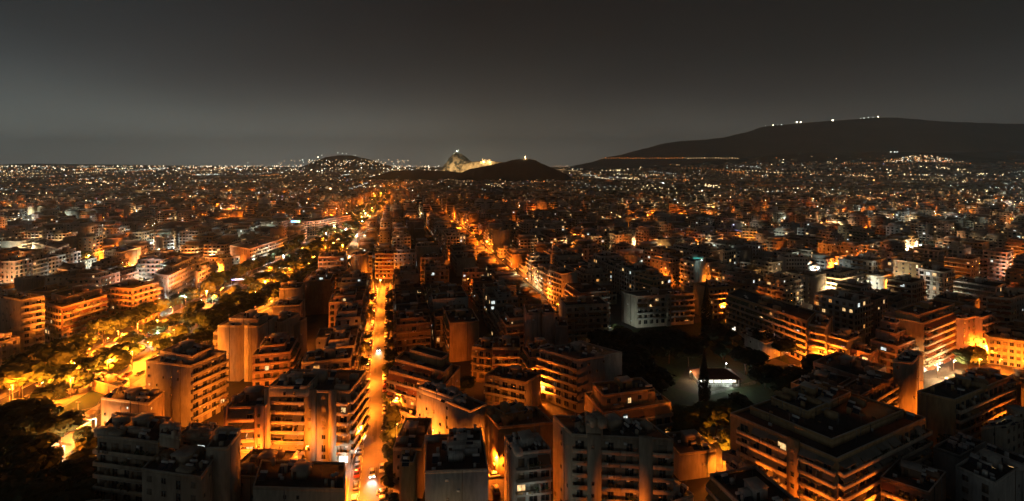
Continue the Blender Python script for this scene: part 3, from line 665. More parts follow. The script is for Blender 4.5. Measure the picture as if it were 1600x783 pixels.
# keep the fronts clear of the street trees beside the park
rng = random.Random(11)
def blocked(poly, Y):
    for k in KEEP:
        if sat(k, poly): return True
    bx = blvd(Y); hw = 37 if Y < 500 else (30 if Y < 900 else 24)
    return any(abs(x-bx) < hw for x, _ in poly)
def bound(Y): return 62 + .12*max(0, Y-100) + .12*max(0, Y-400)
LOTS = []
def district(ang, u0, pred, vmax, per=53.0, seed=1):
    r = random.Random(seed); ca, sa = math.cos(ang), math.sin(ang)
    f = lambda u, v: (u*ca-v*sa, u*sa+v*ca)
    for k in range(-60, 60):
        ub = u0 + per*k
        for (ua, uc) in ((ub+6.5, ub+25), (ub+27.5, ub+per-6.5)):
            if abs(k) < 1 and ua-ub < 10 and seed == 3: ua += 1.8
            if k == -1 and uc-ub > 40 and seed == 3: uc -= 2.1
            for blk in range(-14, int(vmax/88)+14):
                v = blk*88 + 30; end = v+78
                while v < end-9:
                    w = min(r.uniform(12, 21), end-v)
                    if end-v-w < 9: w = end-v
                    a = r.uniform(0, 1.5) if uc-ua > 10 else 0
                    i0, i1 = ua, uc
                    if (ua-ub) < 10: i1 -= r.choice((0, 0, 2.5, 5))
                    else: i0 += r.choice((0, 0, 2.5, 5))
                    cx, cy = f((i0+i1)/2, v+w/2)
                    if cy > 98 and abs(cx) < 1.16*cy+45 and cy < vmax and pred(cx, cy):
                        LOTS.append(([f(i0, v+.15), f(i1, v+.15), f(i1, v+w-.15), f(i0, v+w-.15)], cx, cy, v-blk*88-30 < 1, ang))
                    v += w
    return
VM = 1350
district(AL, -5.2, lambda x, y: blvd(y) < x < bound(y), VM, seed=3)
district(math.radians(32), 14, lambda x, y: x >= bound(y), VM, seed=5)
district(math.radians(4), -20, lambda x, y: x <= blvd(y), VM, seed=9)
fills = []
v_ = 418
for k_ in range(24):
    w_ = rng.uniform(13, 19); c_ = UV(-4.5, v_+w_/2)
    LOTS.insert(0, ([UV(-11.2, v_), UV(1.0, v_), UV(1.0, v_+w_), UV(-11.2, v_+w_)], c_[0], c_[1], True, AL)); v_ += w_+rng.choice((.3, .3, 12))
for pl, cx, cy, first, ang in LOTS:
    if blocked(pl, cy) or hit(pl): continue
    gadd(pl)
    px = 800+FPX*cx/cy
    base = rng.choice((9.5, 12.5, 15.5, 18.5, 18.5, 21.5, 21.5)) if cy > 150 else rng.choice((9.5, 12.5, 12.5))
    if cx <= blvd(cy) and rng.random() < .35: base = rng.choice((9.5, 12.5))
    if cx < blvd(cy)-30 and rng.random() < .05: base = 27.5
    if bound(cy) < cx and rng.random() < .3: base -= 3
    if rng.random() < (.12 if cy < 330 else .22): continue                 # yards and gardens
    if cy > 330: base = rng.choice((9.5, 12.5, 15.5, 18.5, 18.5, 21.5, 24.5))
    uu_, vv_ = toUV(cx, cy)
    if bound(cy) > cx and 74 < uu_ < 97 and 230 < cy < 900: base = rng.choice((6.5, 9.5, 9.5))
    z = base + rng.uniform(-.4, .4)
    fills.append((pl, cx, cy, z, first, ang, (math.dist(pl[0], pl[1])+math.dist(pl[1], pl[2]))*z/cy**2))
fills.sort(key=lambda t: -t[6])
NEARN = 292 - NH
near, far = fills[:NEARN], fills[NEARN:]
FAR_Y = min(t[2] for t in far)

WN = ['cream', 'cream', 'white', 'beige', 'beige', 'grey', 'ochre', 'pink', 'brown']
REFS = [(o['ref'], o.location.x, o.location.y) for o in COL.objects if o.get('ref')]
WORD = {1:'nearest', 2:'second', 3:'third', 4:'fourth', 5:'fifth', 6:'sixth', 7:'seventh', 8:'eighth', 9:'ninth', 10:'tenth', 11:'eleventh', 12:'twelfth', 13:'thirteenth', 14:'fourteenth', 15:'fifteenth', 16:'sixteenth', 17:'seventeenth', 18:'eighteenth'}
used = {}
def relation(cx, cy):
    """which landmark this stands beside, and on which side as the viewer sees it"""
    best = min(REFS, key=lambda r: (r[1]-cx)**2 + (r[2]-cy)**2*.8)
    dx = cx/cy - best[1]/best[2]; dy = (cy-best[2])
    if abs(dx)*best[2] > abs(dy)*.8: side = 'left of' if dx < 0 else 'right of'
    else: side = 'behind' if dy > 0 else 'in front of'
    return best[0], side, math.hypot(cx-best[1], cy-best[2])
rel = []
for t in near:
    r, s, d = relation(t[1], t[2]); rel.append((r, s, d))
for i, (pl, cx, cy, z, first, ang, _) in enumerate(near):
    r, s, d = rel[i]; rank = 1 + sum(1 for q in rel if q[0] == r and q[1] == s and q[2] < d)
    q = random.Random(i*31+7)
    wall = q.choice(WN); nf = round((z-.9)/3.05)
    styles = []
    for e in range(4):
        p0, p1 = pl[e], pl[(e+1) % 4]; ex, ey = p1[0]-p0[0], p1[1]-p0[1]
        if (ey*(0-p0[0]) + -ex*(0-p0[1])) <= 0: styles.append(None); continue
        if e in (1, 3): styles.append(q.choice(('B', 'T', 'B', 'T', 'W')))
        else: styles.append(q.choice(('B', 'B', 'T', 'W')) if first or q.random() < .45 else q.choice(('n', 'N', 'n', 'B')))
    tiers = []
    if q.random() < .45 and cy > 115:
        k0, k1 = q.uniform(.08, .3), q.uniform(.7, .92); g = lambda a, b_: (pl[0][0]+(pl[1][0]-pl[0][0])*a+(pl[3][0]-pl[0][0])*b_, pl[0][1]+(pl[1][1]-pl[0][1])*a+(pl[3][1]-pl[0][1])*b_)
        tiers = [([g(k0,.18), g(k1,.18), g(k1,.9), g(k0,.9)], z+2.2, [q.choice(('W','n','B')) if st else None for st in styles])]
    front = next((st for st in (styles[0], styles[1], styles[3]) if st), 'N')
    adj = {'B': 'balconied', 'T': 'awning hung', 'W': 'plain windowed', 'n': 'nearly blank', 'N': 'blank sided'}[front if isinstance(front, str) else 'B']
    col = {'cream': 'cream', 'white': 'whitish', 'beige': 'beige', 'grey': 'grey', 'ochre': 'ochre', 'pink': 'dull pink', 'brown': 'dark brown'}[wall]
    lab = '%s %s block, %s one %s %s' % (col, adj, WORD.get(rank, 'far'), s, r)
    ws = lab.split()
    if len(ws) > 16: lab = ' '.join(('%s block, %s one %s %s' % (col, WORD.get(rank, 'far'), s, r)).split()[:16])
    big = cy < 175
    building(lab, pl, z, styles, wall=wall, seed=500+i, lit=.075, gear=(7 if cy < 200 else 4 if cy < 300 else 2), hero=False, tiers=tiers, shop=0, group='apartment blocks filling the streets')

# the blocks farther off, past the three hundred nearest: one mass of real walls, balconies and windows
b = MB(); q = random.Random(4)
wm = [WALLS[k] for k in ('cream', 'white', 'beige', 'grey', 'ochre', 'pink')] + [mat('wall_tint_%d' % k_, c_, streak=True) for k_, c_ in enumerate(((.30,.26,.20),(.50,.46,.40),(.22,.19,.16),(.38,.33,.22),(.34,.25,.18)))]
for (pl, cx, cy, z, first, ang, _) in far:
    w = q.choice(wm); k = len(b.V)
    b.prism(pl, 0, z-.7, w, ROOF)
    u = ((pl[1][0]-pl[0][0]), (pl[1][1]-pl[0][1])); l = math.hypot(*u); u = (u[0]/l, u[1]/l)
    Wd = l; D = math.dist(pl[1], pl[2])
    b.box(pl[0], u, 0, Wd, 0, .3, z-.7, z, w); b.box(pl[0], u, 0, .3, .3, D, z-.7, z, w); b.box(pl[0], u, Wd-.3, Wd, .3, D, z-.7, z, w)
    hx, hy = q.uniform(.2, .5)*Wd, q.uniform(.2, .5)*D
    b.box(pl[0], u, hx, hx+min(5, Wd*.4), hy, hy+min(4, D*.35), z-.7, z+q.uniform(1.6, 2.6), w)
    if q.random() < .5: b.box(pl[0], u, Wd*.1, Wd*.9, D*.25, D*.9, z-.7, z+2.3, w); b.box(pl[0], u, Wd*.08, Wd*.92, D*.22, D*.92, z+2.3, z+2.45, COPE)
    nf = int((z-.9)/3.05)
    for e in range(4):
        p0, p1 = pl[e], pl[(e+1) % 4]; ex, ey = p1[0]-p0[0], p1[1]-p0[1]
        if (ey*(-p0[0]) - ex*(-p0[1])) <= 0: continue
        L_ = math.hypot(ex, ey); uu = (ex/L_, ey/L_); st = q.choice('BBW') if e in (1, 3) or first else q.choice('BWNNN')
        if st == 'N': continue
        for f in range(nf):
            zf = z-.9-(nf-f)*3.05
            if st == 'B':
                if f: b.box(p0, uu, .4, L_-.4, -1.3, -.01, zf-.15, zf+.85, q.choice((w, w, SLAB)))
                if cy < 800:
                    n = max(1, int(L_/3.2))
                    for m_ in range(n):
                        r = q.random(); pm = LITW if r < .03 else LITC if r < .045 else GLASS if r < .7 else SHUT
                        b.box(p0, uu, (m_+.2)*L_/n, (m_+.8)*L_/n, -.06, -.01, zf+.15, zf+2.3, pm)
                else: b.box(p0, uu, 1, L_-1, -.06, -.01, zf+.85, zf+2.2, GLASS)
            else:
                n = max(1, int(L_/3.4))
                for m_ in range(n):
                    r = q.random(); pm = LITW if r < .035 else LITC if r < .05 else GLASS if r < .7 else SHUT
                    b.box(p0, uu, (m_+.3)*L_/n, (m_+.7)*L_/n, -.06, -.01, zf+.9, zf+2.2, pm)
far_me = b
b.build('apartment_block', kind='stuff', label='dense dark rows of apartment blocks receding beyond the nearer streets')
COL.objects[-1]['category'] = 'apartment blocks'

# ------------------------------------------------------------------ the far city, hills and landmarks
b = MB(); q = random.Random(8)
for i in range(15000):
    y = 1330*(6200/1330)**(q.random()**.8); r = q.uniform(-1.22, 1.22); x = r*y
    if abs(x-blvd(min(y, 2400))) < 22 and y < 2400: continue
    if 2300 < y < 3600 and (-.32 < r < .11): 
        if y > 2850: continue
    if y > 3400 and -.14 < r < .02: continue
    s = q.uniform(9, 17)*(1 if y < 3000 else 1.4); s2 = q.uniform(9, 16)*(1 if y < 3000 else 1.4)
    z0 = terr(x, y); h = q.choice((9, 12, 15, 18, 21))+q.uniform(-1, 1)
    a = AL + q.choice((0, 0, .3, -.2)); u = (math.cos(a), math.sin(a)); m = q.choice(wm)
    b.box((x, y), u, -s, s, -s2, s2, z0-12, z0+h, m)
    if q.random() < .6: b.box((x, y), u, -s*.5, s*.3, -s2*.5, s2*.4, z0+h, z0+h+2.6, m)
    if y < 2200 and q.random() < .8:
        for f in range(1, int(h/3.1)): b.box((x, y), u, -s+.5, s-.5, -s2-1.2, -s2-.01, z0+f*3.1-.2, z0+f*3.1+.9, m)
o = b.build('distant_building', kind='stuff', label='far off city buildings carpeting the plain to the hills'); o['category'] = 'distant buildings'

def ridge(name, prof, Y0, D, m, base=None, rough=0, seed=1, ny=14, kind='structure', skew=0):
    """a hill Y0 metres away whose skyline runs through the given pixels"""
    rr = random.Random(seed); xs = [p[0] for p in prof]; x = xs[0]; step = max(2, (xs[-1]-xs[0])/90); b = MB(); b.mi(m); cols = []
    while x < xs[-1]+step*.5:
        xx = min(x, xs[-1])
        for (x0, y0), (x1, y1) in zip(prof, prof[1:]):
            if x0 <= xx <= x1: t = (xx-x0)/(x1-x0); t = t*t*(3-2*t)*.5+t*.5; py = y0+(y1-y0)*t; break
        cols.append((xx, py)); x += step
    nx = len(cols)
    for j in range(ny+1):
        t = -1+2*j/ny; Y = Y0+t*D
        for (px, py) in cols:
            X = (px-800)/FPX*Y0; gz = terr(X, Y0); h = CAMH + (HZ-py)/FPX*Y0 - gz
            f = (1-abs(t)**1.7); f = max(0, f)
            z = gz - 6 + (h+6)*f + (rr.uniform(-1, 1)*rough*(f if abs(t) > .05 else .25))
            b.V.append((X*Y/Y0 if skew else X, Y, z))
    for j in range(ny):
        for i in range(nx-1):
            a = j*nx+i; b.F.append([a, a+1, a+nx+1, a+nx]); b.M.append(0)
    return b.build(name, kind=kind)
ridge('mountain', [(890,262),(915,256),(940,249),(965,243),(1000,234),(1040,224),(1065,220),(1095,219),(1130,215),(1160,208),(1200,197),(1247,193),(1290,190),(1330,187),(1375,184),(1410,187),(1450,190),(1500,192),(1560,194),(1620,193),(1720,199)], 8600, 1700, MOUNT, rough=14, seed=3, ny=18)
ridge('hill', [(470,262),(486,257),(498,250.5),(512,245),(530,242.5),(550,243),(570,247.5),(586,252),(604,258),(620,262)], 8200, 500, HILLV, rough=5, seed=4)
ridge('hill', [(572,284),(592,273),(615,267),(648,265.5),(690,267),(730,270),(760,282)], 2900, 260, HILLV, rough=2.5, seed=5)
ridge('hill', [(690,286),(715,272),(735,264),(760,259),(785,254),(805,249),(822,247.5),(835,250),(848,256),(862,262),(880,270),(905,286)], 2750, 230, HILLV, rough=4.5, seed=6)
LYC = mat('scrub_and_cliff', (.02,.022,.012), .95, .2, .014, col2=(.50,.44,.30), bump=.3)
for n_ in LYC.node_tree.nodes:
    if n_.type == 'VALTORGB': n_.color_ramp.elements[0].position = .47; n_.color_ramp.elements[1].position = .56
ridge('rocky_hill', [(692,262),(698,254),(703,246.5),(708,240.5),(714,237),(720,240),(727,244.5),(733,250),(741,256),(752,262)], 5600, 240, LYC, rough=13, seed=7, ny=16)
ridge('rocky_hill', [(1330,262),(1370,250),(1392,243),(1420,241),(1450,239),(1480,240),(1500,243),(1540,249),(1580,256),(1620,262)], 6900, 420, HILLV, rough=4, seed=9)
ridge('hill', [(-60,262),(40,256),(160,257),(300,259),(420,260),(470,262)], 11500, 900, HILLV, rough=4, seed=19)
# the floodlit rock with its temple
AY = 3500.0
def apx(px, py, dy=0): return ((px-800)/FPX*(AY+dy), AY+dy, CAMH+(HZ-py)/FPX*(AY+dy))
b = MB(); rr = random.Random(2); front = []; 
top = [(719,261.5),(724,256.5),(731,254),(742,252.5),(752,252.2),(770,252.4),(784,253.5),(792,255),(799,258)]
xs = np.linspace(719, 799, 70); ty = np.interp(xs, [t[0] for t in top], [t[1] for t in top])
for j, (fy, fz) in enumerate(((-60, -.2), (-28, .25), (-16, .6), (-10, .92), (-4, 1.0), (60, 1.02), (150, .9), (200, 0))):
    for i, (x, y) in enumerate(zip(xs, ty)):
        X, Y, Z = apx(x, y); g = 40; b.V.append((X + rr.uniform(-2, 2), Y+fy+rr.uniform(-4, 4)*(j < 4), g+(Z-g)*fz + rr.uniform(-1.5, 1.5)*(j < 4)))
b.mi(ROCK)
for j in range(7):
    for i in range(69): a = j*70+i; b.F.append([a, a+1, a+71, a+70]); b.M.append(0)
b.build('rocky_hill', kind='structure')
tx, ty_, tz = apx(760, 252.4, 30); tr_ = math.radians(14)
T = thing('temple', 'floodlit columned marble temple ruin standing on the bright rock plateau', 'temple', (tx, ty_, tz-1.5), tr_)
b = MB(); u = (1, 0)
for k in range(3): b.box((0,0), u, -36+k*.7, 36-k*.7, -16+k*.7, 16-k*.7, k*.55, (k+1)*.55, MARBLE)
b.build('stepped_base', T)
cb = MB(); cb.tube((0,0,0), (0,0,10.2), 1.0, MARBLE, 8, .78); cb.box((0,0), u, -1.15, 1.15, -1.15, 1.15, 10.2, 10.8, MARBLE); cm = cb.mesh('column')
for k in range(17):
    for sy in (-14, 14):
        if sy < 0 and k in (6, 7) : continue
        inst('column', cm, T, (-33.5+k*4.19, sy, 1.65))
for k in range(1, 7):
    for sx in (-33.5, 33.5): inst('column', cm, T, (sx, -14+k*4, 1.65))
b = MB(); b.box((0,0), u, -35, -8, -15.2, -12.8, 12.45, 15.2, MARBLE); b.box((0,0), u, 1, 35, -15.2, -12.8, 12.45, 15.2, MARBLE); b.box((0,0), u, -35, 35, 12.8, 15.2, 12.45, 15.2, MARBLE)
b.box((0,0), u, -35, -32.6, -12.8, 12.8, 12.45, 15.2, MARBLE); b.box((0,0), u, 32.6, 35, -12.8, 12.8, 12.45, 15.2, MARBLE)
b.box((0,0), u, -24, -8, -8, 8, 1.65, 11.5, MARBLE); b.box((0,0), u, 8, 24, -8, 8, 1.65, 11.5, MARBLE); b.build('entablature', T)
b = MB()
for sx in (-34.9, 32.7): b.face([(sx,-15,15.2),(sx,-9,16.6),(sx,-3,17.4),(sx,0,15.2)], MARBLE); b.face([(sx+2.2,0,15.2),(sx+2.2,-3,17.4),(sx+2.2,-9,16.6),(sx+2.2,-15,15.2)], MARBLE)
b.build('pediment_remains', T)
for (x, y, w, h) in ((728, 254.8, 16, 12), (735, 253.5, 12, 7), (745, 252.6, 10, 5)):
    X, Y, Z = apx(x, y, 20); b = MB(); b.box((0,0), u, -w, w, -8, 8, -6, h-4, MARBLE)
    for k in range(5): b.box((0,0), u, -w+.4+k*w*.45, -w+1.6+k*w*.45, -9.4, -8.1, -6, h-5, MARBLE)
    b.box((0,0), u, -w-.6, w+.6, -9.6, 8.6, h-4, h-2.8, MARBLE)
    o = b.build('marble_ruin', loc=(X, Y, Z)); o['label'] = {728: 'low pillared marble gatehouse ruin at the left end of the bright rock', 735: 'smaller marble ruin between the gatehouse and the middle of the rock', 745: 'low marble wall ruin just left of the floodlit temple'}[x]; o['category'] = 'ruin'
# monument on the dark wooded hill, chapel on the rocky peak
X, Y, Z = ((821-800)/FPX*2750, 2750, CAMH+(HZ-248)/FPX*2750)
T = thing('monument', 'small white floodlit monument on top of the dark wooded hill', 'monument', (X, Y, Z+1))
b = MB(); b.box((0,0), u, -5, 5, -2, 2, 0, 4, MARBLE); b.build('base', T)
b = MB(); b.box((0,0), u, -5, -1.2, -1.6, 1.6, 4, 11, MARBLE); b.box((0,0), u, -1.2, 3.4, -1.2, 1.6, 4, 12.5, MARBLE); b.box((0,0), u, 3.4, 4.6, -1.6, 1.6, 4, 9.5, MARBLE); b.build('curved_front', T)
lamp('floodlight', T, (0, -14, 5), 'y', 160000, .6)
X, Y, Z = ((714-800)/FPX*5600, 5600, CAMH+(HZ-236.3)/FPX*5600)
T = thing('chapel', 'tiny white lit chapel with bell tower on the rocky peak', 'chapel', (X, Y, Z-3))
b = MB(); b.box((0,0), u, -9, 9, -6, 6, 0, 7, MARBLE); b.build('nave', T)
b = MB(); b.box((0,0), u, 10, 15, -3, 3, 0, 14, MARBLE); b.tube((0,0,7), (0,0,10), 3.5, MARBLE, 10); b.tube((0,0,10), (0,0,12.5), 3.5, TILE, 10, .3); b.build('bell_tower', T)
lamp('floodlight', T, (0, -22, 4), 'w', 400000, 1)
# ------------------------------------------------------------------ trees
def crown_mesh(name, n, m, seed, rx=1, rz=.8, leaf=.16, lobes=9, up=0):
    q = random.Random(seed); b = MB(); im = b.mi(m); Ls = []
    for k in range(lobes):
        a = q.uniform(0, 6.28); r = q.uniform(.15, .62); Ls.append((math.cos(a)*r*rx, math.sin(a)*r*rx, q.uniform(-.45, .6)*rz, q.uniform(.28, .5)))
    Ls.append((0, 0, .2*rz, .5))
    for i in range(n):
        lx, ly, lz, lr = q.choice(Ls)
        while True:
            d = Vector((q.gauss(0, 1), q.gauss(0, 1), q.gauss(0, 1)))
            if d.length > .1: break
        d.normalize(); rr = lr*(q.uniform(.72, 1.06)); c = Vector((lx, ly, lz)) + Vector((d.x, d.y, d.z*.85))*rr
        nrm = (d + Vector((q.uniform(-.6,.6), q.uniform(-.6,.6), q.uniform(-.3,.8)))).normalized(); t = nrm.orthogonal().normalized(); s = nrm.cross(t)
        a = q.uniform(0, 6.28); t2 = t*math.cos(a)+s*math.sin(a); s2 = nrm.cross(t2); w = leaf*q.uniform(.6, 1.3); k = len(b.V)
        for (p_, r_) in ((-1, -.55), (1, -.35), (.8, .6), (-.7, .5)): b.V.append(tuple(c + t2*p_*w + s2*r_*w))
        b.F.append([k, k+1, k+2, k+3]); b.M.append(im)
    return b.mesh(name)
CROWN = {k: [crown_mesh('crown', 850, LEAF[i], 20+i*5+j) for j in range(3)] for i, k in enumerate(('olive', 'dark', 'fresh', 'deep'))}
def trunk_mesh(seed, palm=False):
    q = random.Random(seed); b = MB(); h = .52
    x, y = q.uniform(-.03,.03), q.uniform(-.03,.03); b.tube((0,0,0), (x,y,h*.6), .028, BARK, 7, .021)
    for k in range(5):
        a = k*1.257+q.uniform(-.3,.3); e = Vector((x+math.cos(a)*.16, y+math.sin(a)*.16, h+q.uniform(.05,.2))); b.tube((x,y,h*.57), e, .014, BARK, 5, .007)
        for w in (-.5, .5): b.tube(e, e+Vector((math.cos(a+w)*.1, math.sin(a+w)*.1, .09)), .006, BARK, 4, .003)
    return b.mesh('trunk')
TRUNK = [trunk_mesh(k) for k in range(3)]
def tree(x, y, h, w, kind, label, group=None, seed=0, z=0, name='street_tree', lean=True):
    q = random.Random(seed); o = thing(name, label, 'tree', (x, y, z), q.uniform(0, 6.28), group)
    inst('trunk', TRUNK[seed % 3], o, sc=(h, h, h)); inst('crown', CROWN[kind][seed % 3], o, (0, 0, h*.64), q.uniform(0, 6), (w/2*1.35, w/2*1.35, h*.46)); return o
cyp = MB(); q = random.Random(77); im = cyp.mi(LEAF[3])
for i in range(2600):
    t = q.random()**.85; r = (.5*math.sin(math.pi*min(1, (t*.93+.07))**.62))*(1-t*.25)+.02; a = q.uniform(0, 6.28); r *= q.uniform(.75, 1.06) * (1+.12*math.sin(a*3+t*9))
    c = Vector((math.cos(a)*r, math.sin(a)*r, .03+t*.97)); w = .085*(1-.5*t); k = len(cyp.V)
    tt = Vector((-math.sin(a), math.cos(a), 0)); up = Vector((math.cos(a)*.35, math.sin(a)*.35, 1)).normalized()
    for (p_, r_) in ((-1, -.25), (1, -.25), (.5, .28), (-.3, .36)):
        v = c+tt*p_*w + Vector((up.x*r_*w*3, up.y*r_*w*3, up.z*r_*w*.45)); cyp.V.append(tuple(v))
    cyp.F.append([k, k+1, k+2, k+3]); cyp.M.append(im)
CYP = cyp.mesh('crown')
def cypress(px, pyb, pyt, w, label, seed=0):
    x, y = P(px, pyb); h = CAMH - (pyt-HZ)*y/FPX
    o = thing('cypress', label, 'cypress', (x, y, 0), seed); inst('crown', CYP, o, (0,0,.3), 0, (w, w, h)); b = MB(); b.tube((0,0,0), (0,0,2.5), .3, BARK, 7, .25); b.build('trunk', o)
cypress(1104, 528, 437, 6.2, 'tall black cypress in front of the yellow lit block, farther of two', 1)
cypress(1100, 634, 545, 4.6, 'tall black cypress beside the lit park pavilion, nearer of two', 2)
cypress(1178, 512, 484, 4.0, 'short dark conifer left of the long balconied block beyond the park', 3)
RANK = ['nearest', 'second', 'third', 'fourth', 'fifth', 'sixth', 'seventh', 'eighth', 'ninth', 'tenth', 'eleventh', 'twelfth', 'thirteenth', 'fourteenth', 'fifteenth', 'sixteenth', 'seventeenth', 'eighteenth', 'nineteenth', 'twentieth']
def nth(i):
    n_ = i+1
    if n_ <= 20: return RANK[i]
    if n_ % 10 == 0: return {3: 'thirtieth', 4: 'fortieth', 5: 'fiftieth', 6: 'sixtieth', 7: 'seventieth', 8: 'eightieth', 9: 'ninetieth'}[n_//10]
    return {2: 'twenty', 3: 'thirty', 4: 'forty', 5: 'fifty', 6: 'sixty', 7: 'seventy', 8: 'eighty', 9: 'ninety'}[n_//10] + '-' + RANK[n_ % 10 - 1].replace('nearest', 'first')
tid = 0
for off, kind, nm, y0, y1, st in ((-30.5, 'dark', 'left pavement of the boulevard', 196, 560, 10), (-9.5, 'dark', 'left edge of the boulevard middle strip', 200, 600, 19), (3.5, 'olive', 'planted middle strip of the boulevard', 180, 600, 15), (22.5, 'dark', 'right pavement of the boulevard', 222, 600, 9)):
    y = y0; k = 0; q = random.Random(int(off*10))
    while y < y1:
        if 1:
            h = q.uniform(9, 13.5) if abs(off) > 10 else q.uniform(7.5, 11)
            tree(blvd(y)+off+q.uniform(-1.5, 1.5), y, h, q.uniform(8.5, 12), kind if q.random() < .7 else q.choice(('olive','dark','fresh')), 'leafy street tree on the %s, %s from the viewer' % (nm, nth(k)) if k < 20 else 'small tree on the %s, %s before the far stretch' % (nm, nth(k-20)), 'trees lining the boulevard' , seed=tid); tid += 1; k += 1
        y += st*q.uniform(.8, 1.25)
# farther boulevard trees
k = 0; q = random.Random(5)
for i in range(84):
    y = 600*(1900/600)**(i/83.); off = q.choice((-19, -4, 15)); tree(blvd(y)+off, y, q.uniform(9, 12), q.uniform(10, 14), q.choice(('olive', 'fresh', 'olive')), 'distant tree in the far stretch of the boulevard, %s going away' % nth(i+0).replace('nearest', 'first'), 'far boulevard trees', seed=tid); tid += 1
big = [(102,560,15,15,'olive','broad tree hiding the second orange block on the boulevard'), (30,590,13,13,'olive','dark tree below the low yellow block at the left edge'), (60,585,12,12,'fresh','green lit tree beside the left road bend'),
 (98,598,10,8,'dark','small round tree with a clear trunk by the road bend'), (148,570,10,9,'dark','small dark round tree above the bright dusty lot'), (178,556,11,10,'dark','dark round tree left of the brightest amber lamp'),
 (20,655,13,15,'dark','wide dark tree clump left of the sports pitch'), (62,662,12,12,'dark','dark tree in front of the sports pitch'), (95,668,11,10,'dark','dark tree at the near corner of the sports pitch'), (8,690,12,14,'dark','dark tree with pale leaves at the left edge, lower row'),
 (40,712,12,12,'dark','large dark tree left of the lit playground'), (72,725,9,8,'dark','small dark tree at the playground edge'), (104,750,11,10,'dark','black tree silhouetted against the orange playground path'), (128,752,11,12,'deep','black tree beside the lower left block'),
 (60,776,12,13,'dark','large black tree filling the bottom left corner'), (112,796,12,12,'dark','black tree at the bottom edge near the lower left block'), (20,764,12,12,'dark','black tree against the left edge, bottom row'), (35,738,10,9,'dark','dim tree under the playground lamp at the left'), (138,700,8,8,'fresh','small green tree lit from beside the playground hut'), (128,682,6,5,'olive','short palm like tree in the playground'),
 (365,470,14,15,'dark','big dark tree standing before the blue and white shop sign'), (335,500,13,13,'dark','dark tree above the orange windowless tower, left one'), (382,488,9,9,'deep','round dark tree above the orange windowless tower, right one'), (360,492,9,9,'dark','round tree between the two above the windowless tower'),
 (436,440,11,12,'olive','glowing tree just beyond the yellow lawn'), (452,462,9,11,'dark','dark tree at the right end of the yellow lawn'),
 (160,430,10,14,'fresh','green lit tree beside the white lamp lit block'), (143,440,11,13,'olive','dark green tree behind the big orange corner block'), (130,400,11,13,'fresh','green glowing tree right of the dazzling white lamp'),
 (1075,655,11,13,'fresh','bushy green tree lit yellow from below, left of the lamp pole'), (1118,648,12,13,'fresh','bushy green tree right of the tall lamp pole'), (1148,640,11,12,'dark','dim green tree beside the huge corner block'), (1092,682,8,8,'olive','low yellow lit tree behind the lamp pole'), (1140,690,7,6,'fresh','small teal lit tree against the orange end wall'),
 (985,560,14,17,'deep','black park tree behind the low white house'), (1010,545,15,17,'deep','black park tree left of the nearer cypress'), (1045,538,15,18,'deep','wide black park tree in the middle of the dark park'), (1075,545,14,15,'deep','black park tree just left of the pavilion'), (1130,535,14,16,'deep','black park tree behind the pavilion roof'),
 (1165,560,12,15,'deep','rounded black tree beside the small white box house'), (1030,590,9,11,'deep','low black tree near the left park lamp'), (1195,585,10,12,'deep','dark tree right of the pavilion'), (1222,600,9,11,'dark','dim green shrub tree right of the park'), (1255,590,9,11,'deep','black tree below the lowest orange shops'),
 (960,590,10,12,'deep','black tree behind the orange band block'), (1215,525,9,9,'deep','dark tree before the long balconied block'), (1188,528,11,9,'deep','dark tree left of the small white box house'),
 (1285,570,11,11,'dark','dark street tree before the orange lit corner block'), (1302,578,9,9,'olive','street tree glowing at its foot before the low orange block'), (1268,575,8,7,'olive','small orange lit street tree by the white lit shop'),
 (1530,535,9,10,'olive','street tree at the foot of the awning row'), (1512,560,9,10,'dark','street tree in front of the lit shops under the awnings'), (1526,552,7,7,'olive','small street tree beside the school forecourt'),
 (915,518,7,7,'fresh','green tree lit white at the balconied block door, left one'), (968,515,7,8,'fresh','green tree lit white at the balconied block door, right one'), (850,588,8,9,'deep','dark roof height tree behind the villa'), (725,600,8,8,'dark','small tree in the courtyard behind the scattered window block'),
 (375,560,9,9,'dark','tree in the dark court right of the windowless tower'), (425,575,8,9,'fresh','pale lit tree in the dark court, centre left'), (1488,690,9,9,'dark','dark tree at the foot of the dull orange end wall'), (1425,352,14,20,'fresh','broad green lit tree mass in the far square, right one'), (1380,356,13,18,'fresh','green lit tree mass in the far square, left one'),
 (1450,352,13,16,'olive','olive tree at the right end of the far lit square'), (563,345,13,20,'fresh','bright green lit tree at the boulevard crossing'), (548,352,13,20,'olive','dark tree left of the bright green one at the crossing')]
for i, (px, py, h, w, kd, lab) in enumerate(big):
    x, y = P(px, py, h*.6); s = max(1, y/500)
    tree(x, y, h*(1 if s < 2 else 1.3), w, kd, lab, seed=200+i, name='tree')
q = random.Random(41)
PARK_TREES = 0
while PARK_TREES < 16:
    px, py = q.uniform(930, 1230), q.uniform(535, 628)
    if 1040 < px < 1185 and 560 < py < 628: continue
    x, y = P(px, py); d_ = min(math.hypot(o_.location.x-x, o_.location.y-y) for o_ in COL.objects if o_.get('category') in ('tree', 'cypress'))
    if d_ < 3 or any(sat([(x-1,y-1),(x+1,y-1),(x+1,y+1),(x-1,y+1)], pl, 0) for pl, z in FOOT): PARK_TREES += .25; continue
    PARK_TREES = int(PARK_TREES)+1
    tree(x, y, q.uniform(8, 13), q.uniform(9, 14), 'deep', 'black park tree in the unlit part of the park, %s filling tree' % nth(PARK_TREES-1).replace('nearest', 'first'), 'unlit park trees', seed=400+PARK_TREES)
